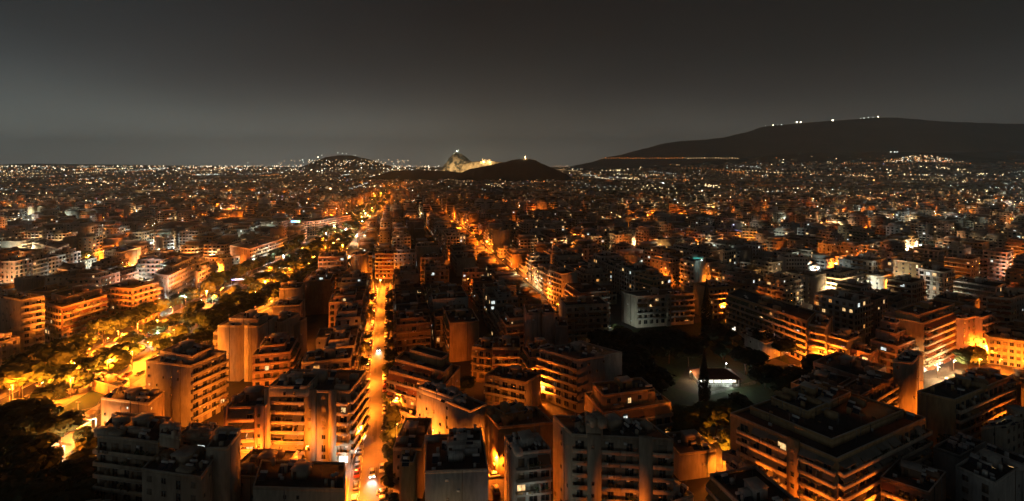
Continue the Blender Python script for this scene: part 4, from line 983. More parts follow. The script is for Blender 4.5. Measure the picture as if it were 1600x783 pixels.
for i, v in enumerate((128, 139, 151, 163, 172, 181, 190, 200, 214, 230, 248, 268, 290, 312, 335)):
    x, y = UV(1.2, v); tree(x, y, 6.2+(i*37 % 10)*.28, 5.2+(i*13 % 5)*.5, ('dark', 'olive', 'fresh')[i % 3], 'slim street tree on the right kerb of the main street, %s from the bottom' % nth(i).replace('nearest', 'first'), 'street trees on the main street', seed=300+i)
for i, v in enumerate((228, 246, 262, 300, 318, 338)):
    x, y = UV(-11.9, v); tree(x, y, 5.8, 4.6, ('dark', 'olive')[i % 2], 'slim street tree on the left kerb of the main street, %s from the bottom' % nth(i).replace('nearest', 'first'), 'street trees on the main street', seed=330+i)
# distant tree masses among the roofs
b = MB(); q = random.Random(6); im = b.mi(LEAF[3]); im2 = b.mi(LEAF[1])
for i in range(420):
    y = 330*(2600/330)**q.random(); x = q.uniform(-1.1, 1.1)*y
    if any(abs(x-a) + abs(y-c) < 12 for a, c in ()): continue
    r = q.uniform(3, 6); z = q.uniform(6, 11)
    pl = [(x-3, y-3), (x+3, y-3), (x+3, y+3), (x-3, y+3)]
    if y < VM and (hit(pl) or blocked(pl, y)): continue
    for k in range(70 if y < 900 else 35):
        d = Vector((q.gauss(0,1), q.gauss(0,1), q.gauss(0,1))).normalized()*r*q.uniform(.6, 1); c = Vector((x, y, z)) + Vector((d.x, d.y, d.z*.8)); t = Vector((q.gauss(0,1), q.gauss(0,1), q.gauss(0,1))).normalized(); s = t.orthogonal().normalized(); w = q.uniform(.7, 1.3)*(1 if y < 900 else 1.6); kk = len(b.V)
        for p_, r_ in ((-1,-.6),(1,-.5),(.8,.6),(-.8,.5)): b.V.append(tuple(c+t*p_*w+s*r_*w))
        b.F.append([kk, kk+1, kk+2, kk+3]); b.M.append(im if i % 2 else im2)
o = b.build('courtyard_trees', kind='stuff', label='dark treetops scattered between the far roofs'); o['category'] = 'trees'

# ------------------------------------------------------------------ lamps that light the place
def pole_lamp(x, y, h, key, power, label, group, z=0, arm=1.6, rz=0, name='street_lamp', light=True, spot=0):
    T = thing(name, label, 'street lamp', (x, y, z), rz, group)
    b = MB(); b.tube((0,0,0), (0,0,h), .11, METAL, 6, .06); b.tube((0,0,h), (arm,0,h+.35), .05, METAL, 5); b.build('pole', T)
    b = MB(); b.box((arm,0), (1,0), -.1, .6, -.16, .16, h+.3, h+.42, METAL); b.box((arm,0), (1,0), -.05, .55, -.14, .14, h+.22, h+.299, HEAD[key]); b.build('lamp_head', T)
    if spot: lamp('lamp_light', T, (arm+.25, 0, h-.05), key, power, .28, 'SPOT', (0,0,0), 1.0, 150)
    elif light: lamp('lamp_light', T, (arm+.25, 0, h-.05), key, power, .28)
    return T
PW = 15000
nl = 0
for i, v in enumerate((116, 139, 162, 187, 212, 238, 264, 290, 318, 346, 372)):
    x, y = UV(-11.6, v); pole_lamp(x, y, 8, 's', PW*5.8, 'sodium street lamp on the left kerb of the main street, %s from the bottom' % nth(i).replace('nearest', 'first'), 'lamps along the main street', arm=2.4, rz=AL, spot=1)
for i, v in enumerate((240, 275, 310, 345, 380, 420, 465, 515, 570, 640, 720, 820, 940, 1080)):
    x, y = UV(97, v); pole_lamp(x, y, 8, 's' if i != 3 else 'y', PW*(1.8 if i < 8 else 4), 'street lamp on the long diagonal street right of centre, %s from the viewer' % nth(i), 'lamps along the diagonal street', arm=2, rz=AL)
BLP = [(20,640,'a',.9),(70,628,'s',1.0),(273,516,'a',1),(236,534,'a',1.3),(207,548,'a',1.6),(168,562,'a',1.3),(228,575,'a',1),(317,469,'w',.7),(290,462,'w',1.2),(283,463,'w',1.),(332,462,'s',1),(398,457,'a',1.4),(423,418,'s',1.1),(453,419,'a',1.2),(338,417,'s',1),  # the first one is added to brighten the lower left
       (489,401,'a',1.2),(483,412,'s',1),(536,383,'a',1.2),(509,385,'s',1.2),(541,388,'s',1.1),(380,470,'a',1.3),(300,498,'s',1),(250,500,'s',1),(120,566,'a',1.1),(110,590,'s',1.1),(60,600,'a',.9),(15,610,'a',.6),(35,590,'a',.8),(100,560,'s',1.6),(60,575,'s',1.5),(165,530,'s',1.6),(185,518,'s',1.4),(270,480,'s',1.2),(20,600,'s',1.2),(471,388,'a',1.1),
       (440,441,'a',1.2),(140,545,'s',1.1),(195,520,'s',1.2),(215,505,'s',1),(345,450,'s',1),(505,372,'s',1.3),(525,362,'a',1.4),(545,370,'s',1.4)]
for i, (px, py, k, s) in enumerate(BLP):
    x, y = P(px, py, 8.8); pole_lamp(x, y, 8.6, k, PW*s*3.4, '%s street lamp among the boulevard trees, %s counting from the left edge' % ({'a':'amber','s':'orange','w':'white','y':'warm white'}[k], nth(sorted(q_[0] for q_ in BLP).index(px))) if sorted(q_[0] for q_ in BLP).index(px) < 20 else '%s street lamp by the boulevard bend, %s counting from the crossing' % ({'a':'amber','s':'orange','w':'white','y':'warm white'}[k], nth(len(BLP)-1-sorted(q_[0] for q_ in BLP).index(px))), 'lamps among the boulevard trees', arm=.9, rz=i*1.3)
q = random.Random(9)
for i in range(22):
    y = 640*(2100/640)**(i/21.); s = (-1)**i; k = q.choice('ssa')
    pole_lamp(blvd(y)+s*16, y, 9, k, PW*(2.4+ y/260), 'lamp in the far bright stretch of the boulevard, %s going away' % nth(i).replace('nearest', 'first'), 'lamps in the far boulevard', arm=1.5, rz=0 if s < 0 else math.pi)
# lamps and lit yards picked out in the photograph, plus lamps added to light walls: pixel, height, colour, strength, label
SP = [(1192,388,6,'a',3.2,'dazzling amber lamp in the yard of the low amber block'),(1100,476,6,'a',3,'yellow lamp hidden behind the cypress'),(1130,478,7,'s',2.2,'orange lamp right of the cypress'),(1250,542,5,'w',.9,'white shop lamp under the long balconied block'),
 (1300,562,6,'s',1.3,'orange lamp before the low orange block'),(1275,556,6,'s',.9,'orange lamp behind the street trees by the white shop'),(1348,560,5,'s',.8,'orange lamp at the lowest orange shops'),(1465,572,5,'y',.45,'warm lamp at the left end of the lit shops'),(1490,562,5,'y',.45,'warm lamp at the right end of the lit shops'),
 (1536,540,7,'s',1.5,'orange lamp at the foot of the awning row'),(1530,560,8,'s',.8,'orange lamp in the school forecourt'),(1562,560,7,'s',.6,'amber lamp close to the school wall'),(1590,480,8,'s',2.2,'orange lamp at the far right street corner'),(1600,560,7,'s',.9,'amber lamp at the right end of the school'),(1568,500,8,'s',.9,'orange lamp between the school and the corner block'),
 (1129,704,5,'a',.8,'low yellow lamp behind the orange end wall'),(1101,652,8,'a',.45,'tall pale lamp pole rising from the green trees'),(774,711,5.5,'s',.75,'orange lamp on a pole in the narrow alley'),(769,660,5.5,'s',.55,'orange lamp in the alley behind the block above it'),(1078,579,4,'y',.06,'white lamp left of the park pavilion'),(1134,566,5,'w',.07,'white lamp behind the right end of the pavilion roof'),
 (1345,775,4,'s',1.0,'orange lamp under the huge corner block'),(1480,630,5,'s',.8,'orange lamp in the street before the dull orange end wall'),(1460,665,4,'s',.5,'orange lamp below the dull orange end wall'),(1590,640,5,'s',1.0,'orange lamp by the corner house at the right edge'),
 (866,585,9,'w',.25,'bright white lamp on the left balconies of a dark block'),(946,514,4,'w',.3,'white lamp over the lit plants'),(1290,452,6,'y',1.8,'yellow lamp in the street of the terraced block'),(1322,446,6,'a',1.5,'amber lamp right of the yellow one by the terraced block'),(1462,434,6,'a',1.6,'amber lamp before the blank amber block'),(1514,430,5,'y',1.2,'pale wall lamp between the amber blocks'),
 (1240,372,7,'w',1.0,'white lamp on the small classical house'),(1118,383,5,'b',1.2,'blue lamp left of the amber balcony block'),(1135,388,6,'a',1.8,'amber lamp before the amber balcony block'),(1165,386,6,'a',1.6,'amber lamp before the striped tower'),(1070,392,6,'a',1.6,'amber lamp before the neat window grid'),(1000,398,5,'s',1.2,'red orange lamp before the long low block'),(972,392,5,'s',1.2,'orange lamp before the low terraced block'),(1035,394,5,'s',.8,'orange lamp before the wide blank block'),
 (1095,407,27.6,'c',.03,'teal lamp on the roof above the cypress'),(600,432,7,'s',1.4,'orange lamp at the far end of the main street'),(715,398,6,'s',1.5,'orange lamp before the bright panelled block'),(730,436,15,'s',.15,'left terrace lamp of the glowing terrace'),(756,436,15,'y',.12,'right terrace lamp of the glowing terrace'),
 (790,568,4,'s',1.3,'orange lamp before the bright loggias'),(700,575,4,'s',.12,'dim orange lamp behind the stepped awning block'),(838,594,7,'s',1.7,'orange lamp at the foot of the deep orange slab'),(808,598,4,'s',.5,'orange lamp behind the villa'),(557,455,6,'s',1.2,'orange lamp under the bright gable wall'),(455,530,5,'s',.7,'orange lamp in the slot right of the windowless tower'),(425,470,5,'a',.9,'amber lamp beside the stepped beige block'),
 (385,640,8,'s',2.2,'added orange lamp in the court under the windowless tower'),(345,722,7,'s',.6,'orange lamp at the foot of the orange left wing'),(404,709,7,'s',.7,'orange lamp between the wing and the seven storey block'),(478,698,9,'s',.65,'warm lamp behind the low dark hall'),(540,716,4,'w',.06,'white lamp at the shop corner of the seven storey block'),(640,690,5,'s',.5,'orange lamp beside the dark terrace block'),(655,681,4,'s',.3,'orange lamp between the scattered window block and the pale block'),  # the court lamp is added to light the windowless tower evenly
 (110,432,8,'w',1.6,'white lamp on the lamp lit balconied block'),(82,386,9,'w',2.6,'dazzling white lamp on the left distance block'),(250,520,4,'w',.6,'white lamp at the foot of the white lit side wall'),(252,480,5,'w',1.0,'white lamp beside the white lit side wall'),(175,412,6,'b',1.5,'violet blue lamp before the blue lit wall'),(195,368,5,'w',2.2,'white lamp under the glaring shops'),(250,388,5,'c',1.6,'cyan lamp before the pale tower'),(330,425,6,'c',.5,'blue white lamp at the shop sign'),
 (14,412,5,'y',1.4,'pale yellow lamp before the cut off block'),(5,560,5,'a',1,'amber lamp before the low yellow block'),(68,340,5,'s',2.4,'orange flood lamp at the foot of the bright tower'),(150,352,5,'s',2.2,'orange lamp before the striped slab'),(140,402,5,'s',1.8,'orange lamp beside the green glowing tree'),(260,425,5,'s',1.5,'orange lamp behind the white lit side block'),(232,426,5,'s',1.5,'orange lamp before the long office block'),(300,376,5,'y',1.5,'pale lamp before the classical hall'),
 (122,668,4,'a',.5,'amber lamp at the playground hut'),(101,695,4,'y',.5,'green tinted lamp in the playground'),(30,728,6,'a',.9,'pale lamp at the left edge below the playground'),(150,652,5,'y',.5,'white lamp behind the hut by the pitch'),(84,702,6,'s',1.2,'orange lamp standing in the middle of the playground'),(60,715,6,'s',1.1,'orange lamp on the playground path'),
 (1100,592,3,'w',.06,'lamp under the left veranda of the pavilion'),(1140,592,3,'w',.06,'lamp under the right veranda of the pavilion'),(1580,690,5,'y',.5,'pale yellow lamp before the striped awning house'),(1575,780,4,'y',.35,'pale lamp below the pale walled block'),(830,792,10,'w',.025,'added cool white lamp below the plant crowded balconies'),(985,802,8,'s',.08,'added orange lamp in the court under the stair towers'),(1010,760,6,'c',.02,'faint blue lamp in the court by the right stair tower'),  # plant balcony and stair tower lamps are added, to brighten those fronts
 (1395,357,6,'w',2.2,'white lamp in the far green square, left one'),(1440,360,6,'y',2.5,'warm lamp in the far green square, right one'),(1460,352,6,'w',2,'white lamp at the far end of the green square'),(560,332,8,'w',4,'greenish white lamp at the boulevard crossing'),(585,328,8,'a',4,'amber lamp right of the boulevard crossing')]
for i, (px, py, z, k, s, lab) in enumerate(SP):
    x, y = P(px, py, z+.3)
    if z > 8: pole_lamp(x, y, 1.2, k, PW*s, lab, 'lamps singled out around the quarter', z=z-1, arm=.3)
    else: pole_lamp(x, y, z, k, PW*s*(1.7 if y < 330 else 2.2 if y < 450 else 2.6), lab, 'lamps singled out around the quarter', arm=.6, rz=-1.57)
for i, (x, y, k_, s, w) in enumerate(((64,127,'s',.7,'left foot of the huge corner block'),(73,115,'s',.6,'near corner of the huge corner block'),(92,117,'s',.8,'right face of the huge corner block, nearer'),(108,123,'s',.8,'right face of the huge corner block, farther'),(126,134,'s',.6,'gap before the dull orange end wall'),(152,146,'s',.7,'long balconies right of the dull orange end wall, nearer'),(166,156,'s',.8,'long balconies right of the dull orange end wall, farther'))):
    pole_lamp(x, y, 6, k_, PW*s, 'added low orange lamp at the '+w, 'lamps singled out around the quarter', arm=.5, rz=1.57)  # lamps added in the streets below to light the balcony edges
for i, (u_, v_, s, w) in enumerate(((2.2,158,1.1,'before the cream block with scattered windows'),(2.2,176,1.1,'before the small two storey house'),(2.2,197,1.1,'before the stepped awning block'))):
    x, y = UV(u_, v_); pole_lamp(x, y, 9, 's', PW*s, 'added orange lamp on the right kerb '+w, 'lamps singled out around the quarter', arm=.5, rz=1.57)  # kerb lamps added to turn the fronts behind them orange
pole_lamp(-17, 104, 7, 'y', PW*.07, 'added pale lamp in the lane below the big pale blank block', 'lamps singled out around the quarter', arm=.5, rz=1.57)  # lamp added out of view to light the blank front wall
# street lamps of the farther streets
hb = MB(); pb = MB(); q = random.Random(21); cnt = 0; lights = 0
while cnt < 600:
    y = 320*(1330/320)**(q.random()**.9) if cnt < 470 else q.uniform(1330, 2800); r = q.uniform(-1.2, 1.2); x = r*y; pxx = 800+750*r
    dens = 1.0 if x < blvd(min(2400, y)) else (.95 if r > .3 else .35)
    if y < 650: dens *= .2 if r > -.25 else .9
    if q.random() > dens: continue
    if q.random() < .65 and far:
        t_ = q.choice(far); e_ = min(range(4), key=lambda e: t_[0][e][1]+t_[0][(e+1) % 4][1]); a_, b2 = t_[0][e_], t_[0][(e_+1) % 4]; l_ = math.dist(a_, b2)
        x = (a_[0]+b2[0])/2 + (b2[1]-a_[1])/l_*4.5; y = (a_[1]+b2[1])/2 - (b2[0]-a_[0])/l_*4.5; r = x/y
        if r > -.3 and r < .25 and q.random() < .6: continue
    if y > 2300 and -.3 < r < .12: continue
    sq = [(x-1.5, y-1.5), (x+1.5, y-1.5), (x+1.5, y+1.5), (x-1.5, y+1.5)]
    if y < VM and hit(sq): continue
    if r < -.3: k = q.choice('sssswyya')
    elif r < .3: k = q.choice('ssssay')
    else: k = q.choice('ssaayyyw')
    g = terr(x, y); h = 8.5 if y < 1300 else 13
    pb.tube((x, y, g), (x, y, g+h), .12, METAL, 4); hb.box((x, y), (1, 0), -.4-.0002*y, .4+.0002*y, -.3, .3, g+h, g+h+.4+.0004*y, HEAD[k])
    lamp('distant_lamp_light', None, (x, y, g+h-.4), k, PW*(3.2 if y < 700 else 6 if y < 1300 else 6)*q.choice((.4, .8, 1, 1.8)), .5); cnt += 1
o = pb.build('distant_lamp_post', kind='stuff', label='lamp posts of the farther streets'); o['category'] = 'lamp posts'
o = hb.build('distant_lamp_head', kind='stuff', label='glowing heads of the street lamps in the farther streets'); o['category'] = 'street lamps'
# floodlights of the rock, the peak and the temple
for i, (px, dy, z, pw) in enumerate(((728, -120, 62, 5e5), (742, -110, 66, 5e5), (756, -105, 70, 2e5), (772, -110, 66, 2.6e5), (788, -110, 66, 1.2e5))):
    X = (px-800)/FPX*AY; lamp('floodlight', None, (X, AY+dy, z+16), 'y', pw*1.0, 3)
lamp('floodlight', None, (tx-20, ty_-45, tz+3), 'y', 1.6e5, 1); lamp('floodlight', None, (tx+25, ty_-45, tz+3), 'y', 1.6e5, 1)
for px, py, pw in ((700, 253, 1.6e6), (716, 252, .9e6)): 
    lamp('floodlight', None, ((px-800)/FPX*5300, 5270, CAMH+(HZ-py)/FPX*5300), 'y', pw, 4)

# ------------------------------------------------------------------ thousands of far lights out to the hills
DM = [emit('far_light_warm', (1, .62, .28), 4), emit('far_light_orange', (1, .30, .05), 4), emit('far_light_white', (.85, .95, .85), 4), emit('far_light_blue', (.45, .5, 1), 2.0), emit('far_light_bright', (1, .85, .6), 14), emit('far_light_faint', (1, .55, .25), 1.1), emit('far_light_strong', (1, .72, .36), 11)]
b = MB(); q = random.Random(33)
def dot(x, y, z, s, m): b.box((x, y), (1, 0), -s*.5, s*.5, -s*.5, s*.5, z, z+s, m)
for i in range(13500):
    y = 800*(12500/800)**(q.random()**.85); r = q.uniform(-1.2, 1.2)
    if y > 6000 and r > .15 and q.random() < .35: continue
    x = r*y
    if 2450 < y < 3050 and -.33 < r < .14: continue
    if y > 3200 and -.15 < r < .02: continue
    if y > 7600 and r > .12: continue
    if 1800 < y < 4200 and q.random() < .35: continue
    # lights gather in bands and clusters
    cl = math.sin(x*.004+1.3)*math.sin(y*.0035+.6)+math.sin(x*.0013-y*.0017)
    if cl < q.uniform(-1.6, .9): continue
    c2 = math.sin(x*.013+y*.002+2)*math.sin(y*.009-x*.004)+math.sin(x*.006-y*.011)
    if c2 < q.uniform(-1.3, .8): continue
    m = q.choices(DM, (26, 20, 12, 2, 2, 42, 5))[0]
    s = .00072*y*q.choice((.4, .5, .6, .7, .9, 1.2))
    dot(x, y, terr(x, y)+q.uniform(16, 26), s, m)
for i in range(150):     # lit streets seen as short strings of lamps, and bright squares
    y = 900*(9000/900)**q.random(); r = q.uniform(-1.2, 1.2); x = r*y
    if (2300 < y < 3100 and -.34 < r < .14) or (y > 3100 and -.16 < r < .03) or (y > 6500 and r > .12): continue
    a_ = AL + (math.pi/2 if q.random() < .6 else 0) + q.uniform(-.25, .25); m = q.choice((DM[0], DM[1], DM[1], DM[2], DM[6])); n_ = q.randint(6, 20); sp_ = q.uniform(18, 34)*(1+y/5000)
    for k in range(n_):
        xx, yy = x+math.cos(a_)*k*sp_, y+math.sin(a_)*k*sp_
        if yy > 800: dot(xx, yy, terr(xx, yy)+q.uniform(17, 23), .0007*yy*q.uniform(.5, 1), m)
for i in range(70):
    y = 1000*(6500/1000)**q.random(); r = q.uniform(-1.2, 1.2); x = r*y
    if (2300 < y < 3100 and -.34 < r < .14) or (y > 3100 and -.16 < r < .03): continue
    m = q.choice((DM[0], DM[2], DM[6], DM[1]))
    for k in range(q.randint(8, 26)): xx, yy = x+q.gauss(0, .012*y), y+q.gauss(0, .03*y); dot(xx, yy, terr(xx, yy)+q.uniform(14, 24), .0007*y*q.uniform(.4, 1.1), m)
for i in range(500):   # brighter carpet low on the left, near the horizon
    y = q.uniform(5200, 12000); r = q.uniform(-1.1, -.15); dot(r*y, y, terr(r*y, y)+22, .0010*y*q.uniform(.5, 1.1), q.choice((DM[0], DM[0], DM[2], DM[4])))
for i in range(50):    # the lit ring road under the mountain
    px = 942+i*4.3; y = 6450; dot((px-800)/FPX*y, y, CAMH+(HZ-247.5+q.uniform(-.5,.5))/FPX*y, q.uniform(3, 8), DM[1] if i < 30 else DM[0]); 
for i in range(420):   # the hillside suburb at the right
    px = q.gauss(1445, 48); y = 6420; py = 260-q.random()*17*math.exp(-((px-1440)/70)**2)
    dot((px-800)/FPX*y, y, CAMH+(HZ-py)/FPX*y, q.uniform(3, 7), q.choice((DM[0], DM[0], DM[2], DM[1])))
for i in range(160):   # suburb at the foot of the left hill
    px = q.gauss(545, 55); y = 7400; py = 259-q.random()*9; dot((px-800)/FPX*y, y, CAMH+(HZ-py)/FPX*y, q.uniform(4, 8), q.choice((DM[0], DM[2], DM[0])))
for px, py, s in ((497,246,14),(503,243,9),(528,239.5,10),(535,240,8),(541,240.5,8),(553,242.5,8),(556,243,8),(1208,196,14),(1215,196,10),(1221,195.5,12),(1245,191.5,20),(1251,191.5,18),(1301,189,24),(1345,185.5,10),(1350,185,12),(1357,184,12),(1364,183.5,10),(1372,183,16),(1196,197,8),(1107,220,7),(1392,238,12),(1398,238,12),(1402,238,10)):
    y = 8150 if px < 600 else (6500 if py > 230 else 8500); dot((px-800)/FPX*y, y, CAMH+(HZ-py)/FPX*y, s*.8, DM[4] if s > 12 else DM[2])
o = b.build('distant_city_light', kind='stuff', label='countless far city lights speckling the plain up to the horizon'); o['category'] = 'city lights'
# ------------------------------------------------------------------ cars
PAINT = {k: mat('car_paint_'+k, c, .3, .02, spec=.6) for k, c in (('white', (.65,.65,.63)), ('silver', (.35,.36,.37)), ('grey', (.14,.14,.15)), ('black', (.02,.02,.022)), ('red', (.28,.03,.02)), ('blue', (.04,.06,.14)))}
TYRE = mat('tyre_rubber', (.02,.02,.02), .9); RIM = mat('wheel_rim', (.4,.4,.4), .4, metal=.7)
LENS = mat('headlight_glass', (.6,.6,.58), .2); REDL = mat('taillight_red', (.3,.02,.01), .3)
HEADON = emit('headlight_on', (.85,.95,1), 40)
def carmesh():
    out = {}
    prof = [(-2.1,.35),(-2.12,.75),(-1.95,.92),(-1.2,.98),(1.15,.92),(1.85,.82),(2.08,.66),(2.1,.35)]
    cab = [(-1.75,.95),(-1.25,1.38),(-.95,1.46),(.15,1.46),(.45,1.38),(1.1,.93)]
    def ext(pr, hw, hw2, m, b, z2=None):
        n = len(pr); k = len(b.V); im = b.mi(m)
        for sgn in (-1, 1):
            for x, z in pr:
                w = hw + (hw2-hw)*max(0, min(1, (z-.9)/.5)); b.V.append((x, sgn*w, z))
        b.F.append([k+i for i in range(n)]); b.M.append(im); b.F.append([k+n+i for i in range(n-1, -1, -1)]); b.M.append(im)
        for i in range(n):
            j = (i+1) % n; b.F.append([k+j, k+i, k+n+i, k+n+j]); b.M.append(im)
    for c, m in PAINT.items():
        b = MB(); ext(prof, .86, .80, m, b); ext([(-1.25,1.39),(-.95,1.475),(.15,1.475),(.45,1.39)], .60, .60, m, b); out[c] = b.mesh('body')
    b = MB(); ext(cab, .80, .62, GLASS, b); out['glass'] = b.mesh('windows')
    b = MB(); b.tube((0,-.1,0), (0,.1,0), .31, TYRE, 12); out['wheel'] = b.mesh('wheel'); b = MB(); b.tube((0,-.115,0), (0,.115,0), .19, RIM, 8); out['rim'] = b.mesh('rim')
    for nm, m in (('head', LENS), ('on', HEADON), ('tail', REDL)):
        b = MB(); b.box((0,0), (1,0), -.05, .05, -.17, .17, -.08, .08, m); out[nm] = b.mesh('light')
    return out
CM = carmesh()
def car(x, y, rz, col, label, group, on=False):
    o = thing('car', label, 'car', (x, y, .02), rz, group)
    inst('body', CM[col], o); inst('windows', CM['glass'], o)
    for sx in (-1.32, 1.32):
        for sy in (-.78, .78): inst('rim', CM['rim'], inst('wheel', CM['wheel'], o, (sx, sy, .31)))
    for sy in (-.58, .58): inst('headlight', CM['on' if on else 'head'], o, (2.06, sy, .66)); inst('taillight', CM['tail'], o, (-2.08, sy, .72))
    if on:
        for sy in (-.58, .58): lamp('headlight_beam', o, (2.2, sy, .7), 'w', 1500, .08, 'SPOT', (0, math.radians(-77), 0), .7, 62)
    return o
q = random.Random(14); cols = ['white', 'silver', 'grey', 'black', 'red', 'blue', 'grey', 'silver', 'black']
cw = {'white': 'white', 'silver': 'silver', 'grey': 'dark grey', 'black': 'black', 'red': 'red', 'blue': 'dark blue'}
fwd = math.pi/2 + AL
v = 127; i = 0
while v < 378:
    if q.random() < .88:
        x, y = UV(-9.45+q.uniform(-.15, .15), v); c = q.choice(cols)
        car(x, y, fwd+q.uniform(-.03, .03), c, '%s car parked by the left kerb of the main street, %s from the bottom' % (cw[c], nth(i).replace('nearest', 'first')), 'cars parked along the main street'); i += 1
    v += q.uniform(5.1, 6.3)
v = 128; i = 0
while v < 378:
    if q.random() < .8:
        x, y = UV(-2.0+q.uniform(-.15, .15), v); c = q.choice(cols + ['white'])
        car(x, y, fwd+math.pi+q.uniform(-.03, .03), c, '%s car parked by the right kerb of the main street, %s from the bottom' % (cw[c], nth(i).replace('nearest', 'first')), 'cars parked along the main street'); i += 1
    v += q.uniform(5.1, 6.6)
for i, v in enumerate((166, 172, 178, 184, 190, 196)):
    x, y = UV(-13.0, v); c = cols[(i*4) % 9]; o = car(x, y, fwd, c, '%s car parked on the left pavement near the piered block, %s from the bottom' % (cw[c], nth(i).replace('nearest', 'first')), 'cars parked on the pavement'); o.location.z = .11
for v, u_, lab in ((149, -5.0, 'moving car with blazing headlights nearest the bottom of the main street'), (249, -5.4, 'moving car whose white headlights whiten the road half way up the street')):
    x, y = UV(u_, v); car(x, y, fwd+math.pi, 'silver' if v < 200 else 'black', lab, 'cars driving towards the viewer', True)
k = 0
for off, sgn in ((-19.5, 1), (-14.5, 1), (11, -1), (15.5, -1)):
    y = 200 + q.uniform(0, 12); i = 0
    while y < 620:
        if q.random() < .62:
            c = q.choice(cols); d = .03
            car(blvd(y)+off, y, math.pi/2*sgn + math.atan((blvd(y-5)-blvd(y+5))/10), c, '%s car in %s lane of the boulevard, %s from the viewer' % (cw[c], {-19.5:'the leftmost', -14.5:'the inner left', 11:'the inner right', 15.5:'the rightmost'}[off], nth(i)), 'cars on the boulevard'); i += 1
        y += q.uniform(6.5, 14)
for i, (px, py, c, lab) in enumerate(((1130,698,'white','white car parked under the orange end wall by the green trees'), (1118,690,'silver','silver car parked behind the white one by the green trees'), (1054,668,'black','black car parked in the dark lane left of the lamp pole'), (774,745,'white','white car parked low in the narrow orange alley'), (775,768,'grey','grey car at the bottom of the narrow orange alley'), (1512,584,'black','black car parked before the school steps'), (1240,575,'silver','silver car before the white lit shop'), (600,772,'grey','dark grey car at the bottom corner crossing'), (952,512,'white','white car parked by the lit plants'))):
    x, y = P(px, py); car(x, y, AL + (0 if i % 2 else 1.57), c, lab, 'cars parked in side streets')

# ------------------------------------------------------------------ park pavilion, pitch fence, playground and kiosk, shop sign
x, y = P(1124, 604); T = thing('pavilion', 'low park pavilion with dark hipped roof and white lit glazed veranda', 'pavilion', (x, y, 0), .0)
WD = 8.2; D = 9
b = MB(); b.box((0,0), (1,0), -WD, WD, 1.8, D, 0, 3.2, WALLS['white']); b.build('wall', T)
b = MB(); b.box((0,0), (1,0), -WD-.6, WD+.6, -.6, D+.6, 0, .18, PAVE); b.build('terrace_floor', T)
b = MB(); k = 0; e = [(-WD-1, -1, 3.2), (WD+1, -1, 3.2), (WD+1, D+1, 3.2), (-WD-1, D+1, 3.2)]; r1, r2 = (-WD+3.4, D/2, 5.6), (WD-3.4, D/2, 5.6)
b.face([e[0], e[1], r2, r1], TILE); b.face([e[2], e[3], r1, r2], TILE); b.face([e[1], e[2], r2], TILE); b.face([e[3], e[0], r1], TILE); b.face([e[3], e[2], e[1], e[0]], WALLS['white']); b.build('roof', T)
for kx in (-8, -4.8, -1.6, 1.6, 4.8, 8): b = MB(); b.tube((kx, -.3, .18), (kx, -.3, 3.2), .12, WHITEPAINT, 8); b.build('post', T)
for kx in (-6.4, -3.2, 0, 3.2, 6.4):
    b = MB(); b.box((kx,0), (1,0), -1.3, 1.3, 1.74, 1.797, .9, 2.5, SHOP); b.box((kx,0), (1,0), -.04, .04, 1.70, 1.739, .9, 2.5, FRAME); b.build('window', T)
b = MB()
for kx in range(-8, 9): b.box((kx,0), (1,0), -.03, .03, -.45, -.4, .18, 1.1, WHITEPAINT)
b.box((0,0), (1,0), -8.2, 8.2, -.46, -.39, 1.1, 1.16, WHITEPAINT); b.build('railing', T)
def fence(pts, h, label, z=0, step=4):
    T = thing('fence', label, 'fence', (pts[0][0], pts[0][1], z)); ox, oy = pts[0]
    for p, r in zip(pts, pts[1:]):
        n = max(1, int(math.dist(p, r)/step))
        for i in range(n+1):
            a = i/n; X = p[0]+(r[0]-p[0])*a-ox; Y = p[1]+(r[1]-p[1])*a-oy; b = MB(); b.tube((X,Y,0), (X,Y,h), .06, METAL, 5); b.build('post', T)
        u = ((r[0]-p[0])/math.dist(p, r), (r[1]-p[1])/math.dist(p, r)); b = MB(); Lf = math.dist(p, r)
        for zz in (.1, h*.5, h-.06): b.box((p[0]-ox, p[1]-oy), u, 0, Lf, -.025, .025, zz, zz+.06, METAL)
        k = 0
        while k < Lf: b.box((p[0]-ox, p[1]-oy), u, k, k+.03, -.012, .012, .16, h-.06, METAL); k += .8
        b.build('rail_panel', T)
fence([P(95,668), P(150,655), P(172,612)], 4.5, 'tall wire fence round the near side of the sports pitch')
fence([P(60,650), P(112,602)], 3, 'wire fence between the sports pitch and the road')
fence([P(1100,620), P(1180,600)], 1.2, 'low fence in front of the park pavilion')
for i, (px, py) in enumerate(((122, 668), (60, 640), (138, 612))):
    x, y = P(px, py); T = thing('floodlight_mast', 'thin unlit mast at the %s corner of the sports pitch' % ('near', 'left', 'far')[i], 'mast', (x, y, 0)); b = MB(); b.tube((0,0,0), (0,0,9), .1, METAL, 6, .06); b.build('pole', T); b = MB(); b.box((0,0), (1,0), -.7, .7, -.1, .1, 8.7, 9.1, METAL); b.build('lamp_bar', T)
building('low flat roofed changing room between the sports pitch and the dusty lot', quad((143,593), (190,606), (203,594), 4.5), 4.5, ['n','n'], wall='ochre', seed=900, gear=1, name='changing_room', cat='low building')
building('small orange lit hut at the playground corner', quad((118,660), (132,664), (143,656), 3.2), 3.2, ['n','N'], wall='ochre', seed=901, gear=0, name='hut', cat='hut')
x, y = P(88, 700); T = thing('playground_slide', 'small play frame with a slide in the lit playground', 'play frame', (x, y, 0), .4)
b = MB()
for sx in (-1, 1):
    for sy in (-1, 1): b.tube((sx, sy, 0), (sx, sy, 2.8), .07, METAL, 6)
b.build('frame', T); b = MB(); b.box((0,0), (1,0), -1.1, 1.1, -1.1, 1.1, 1.3, 1.42, WHITEPAINT); b.build('platform', T)
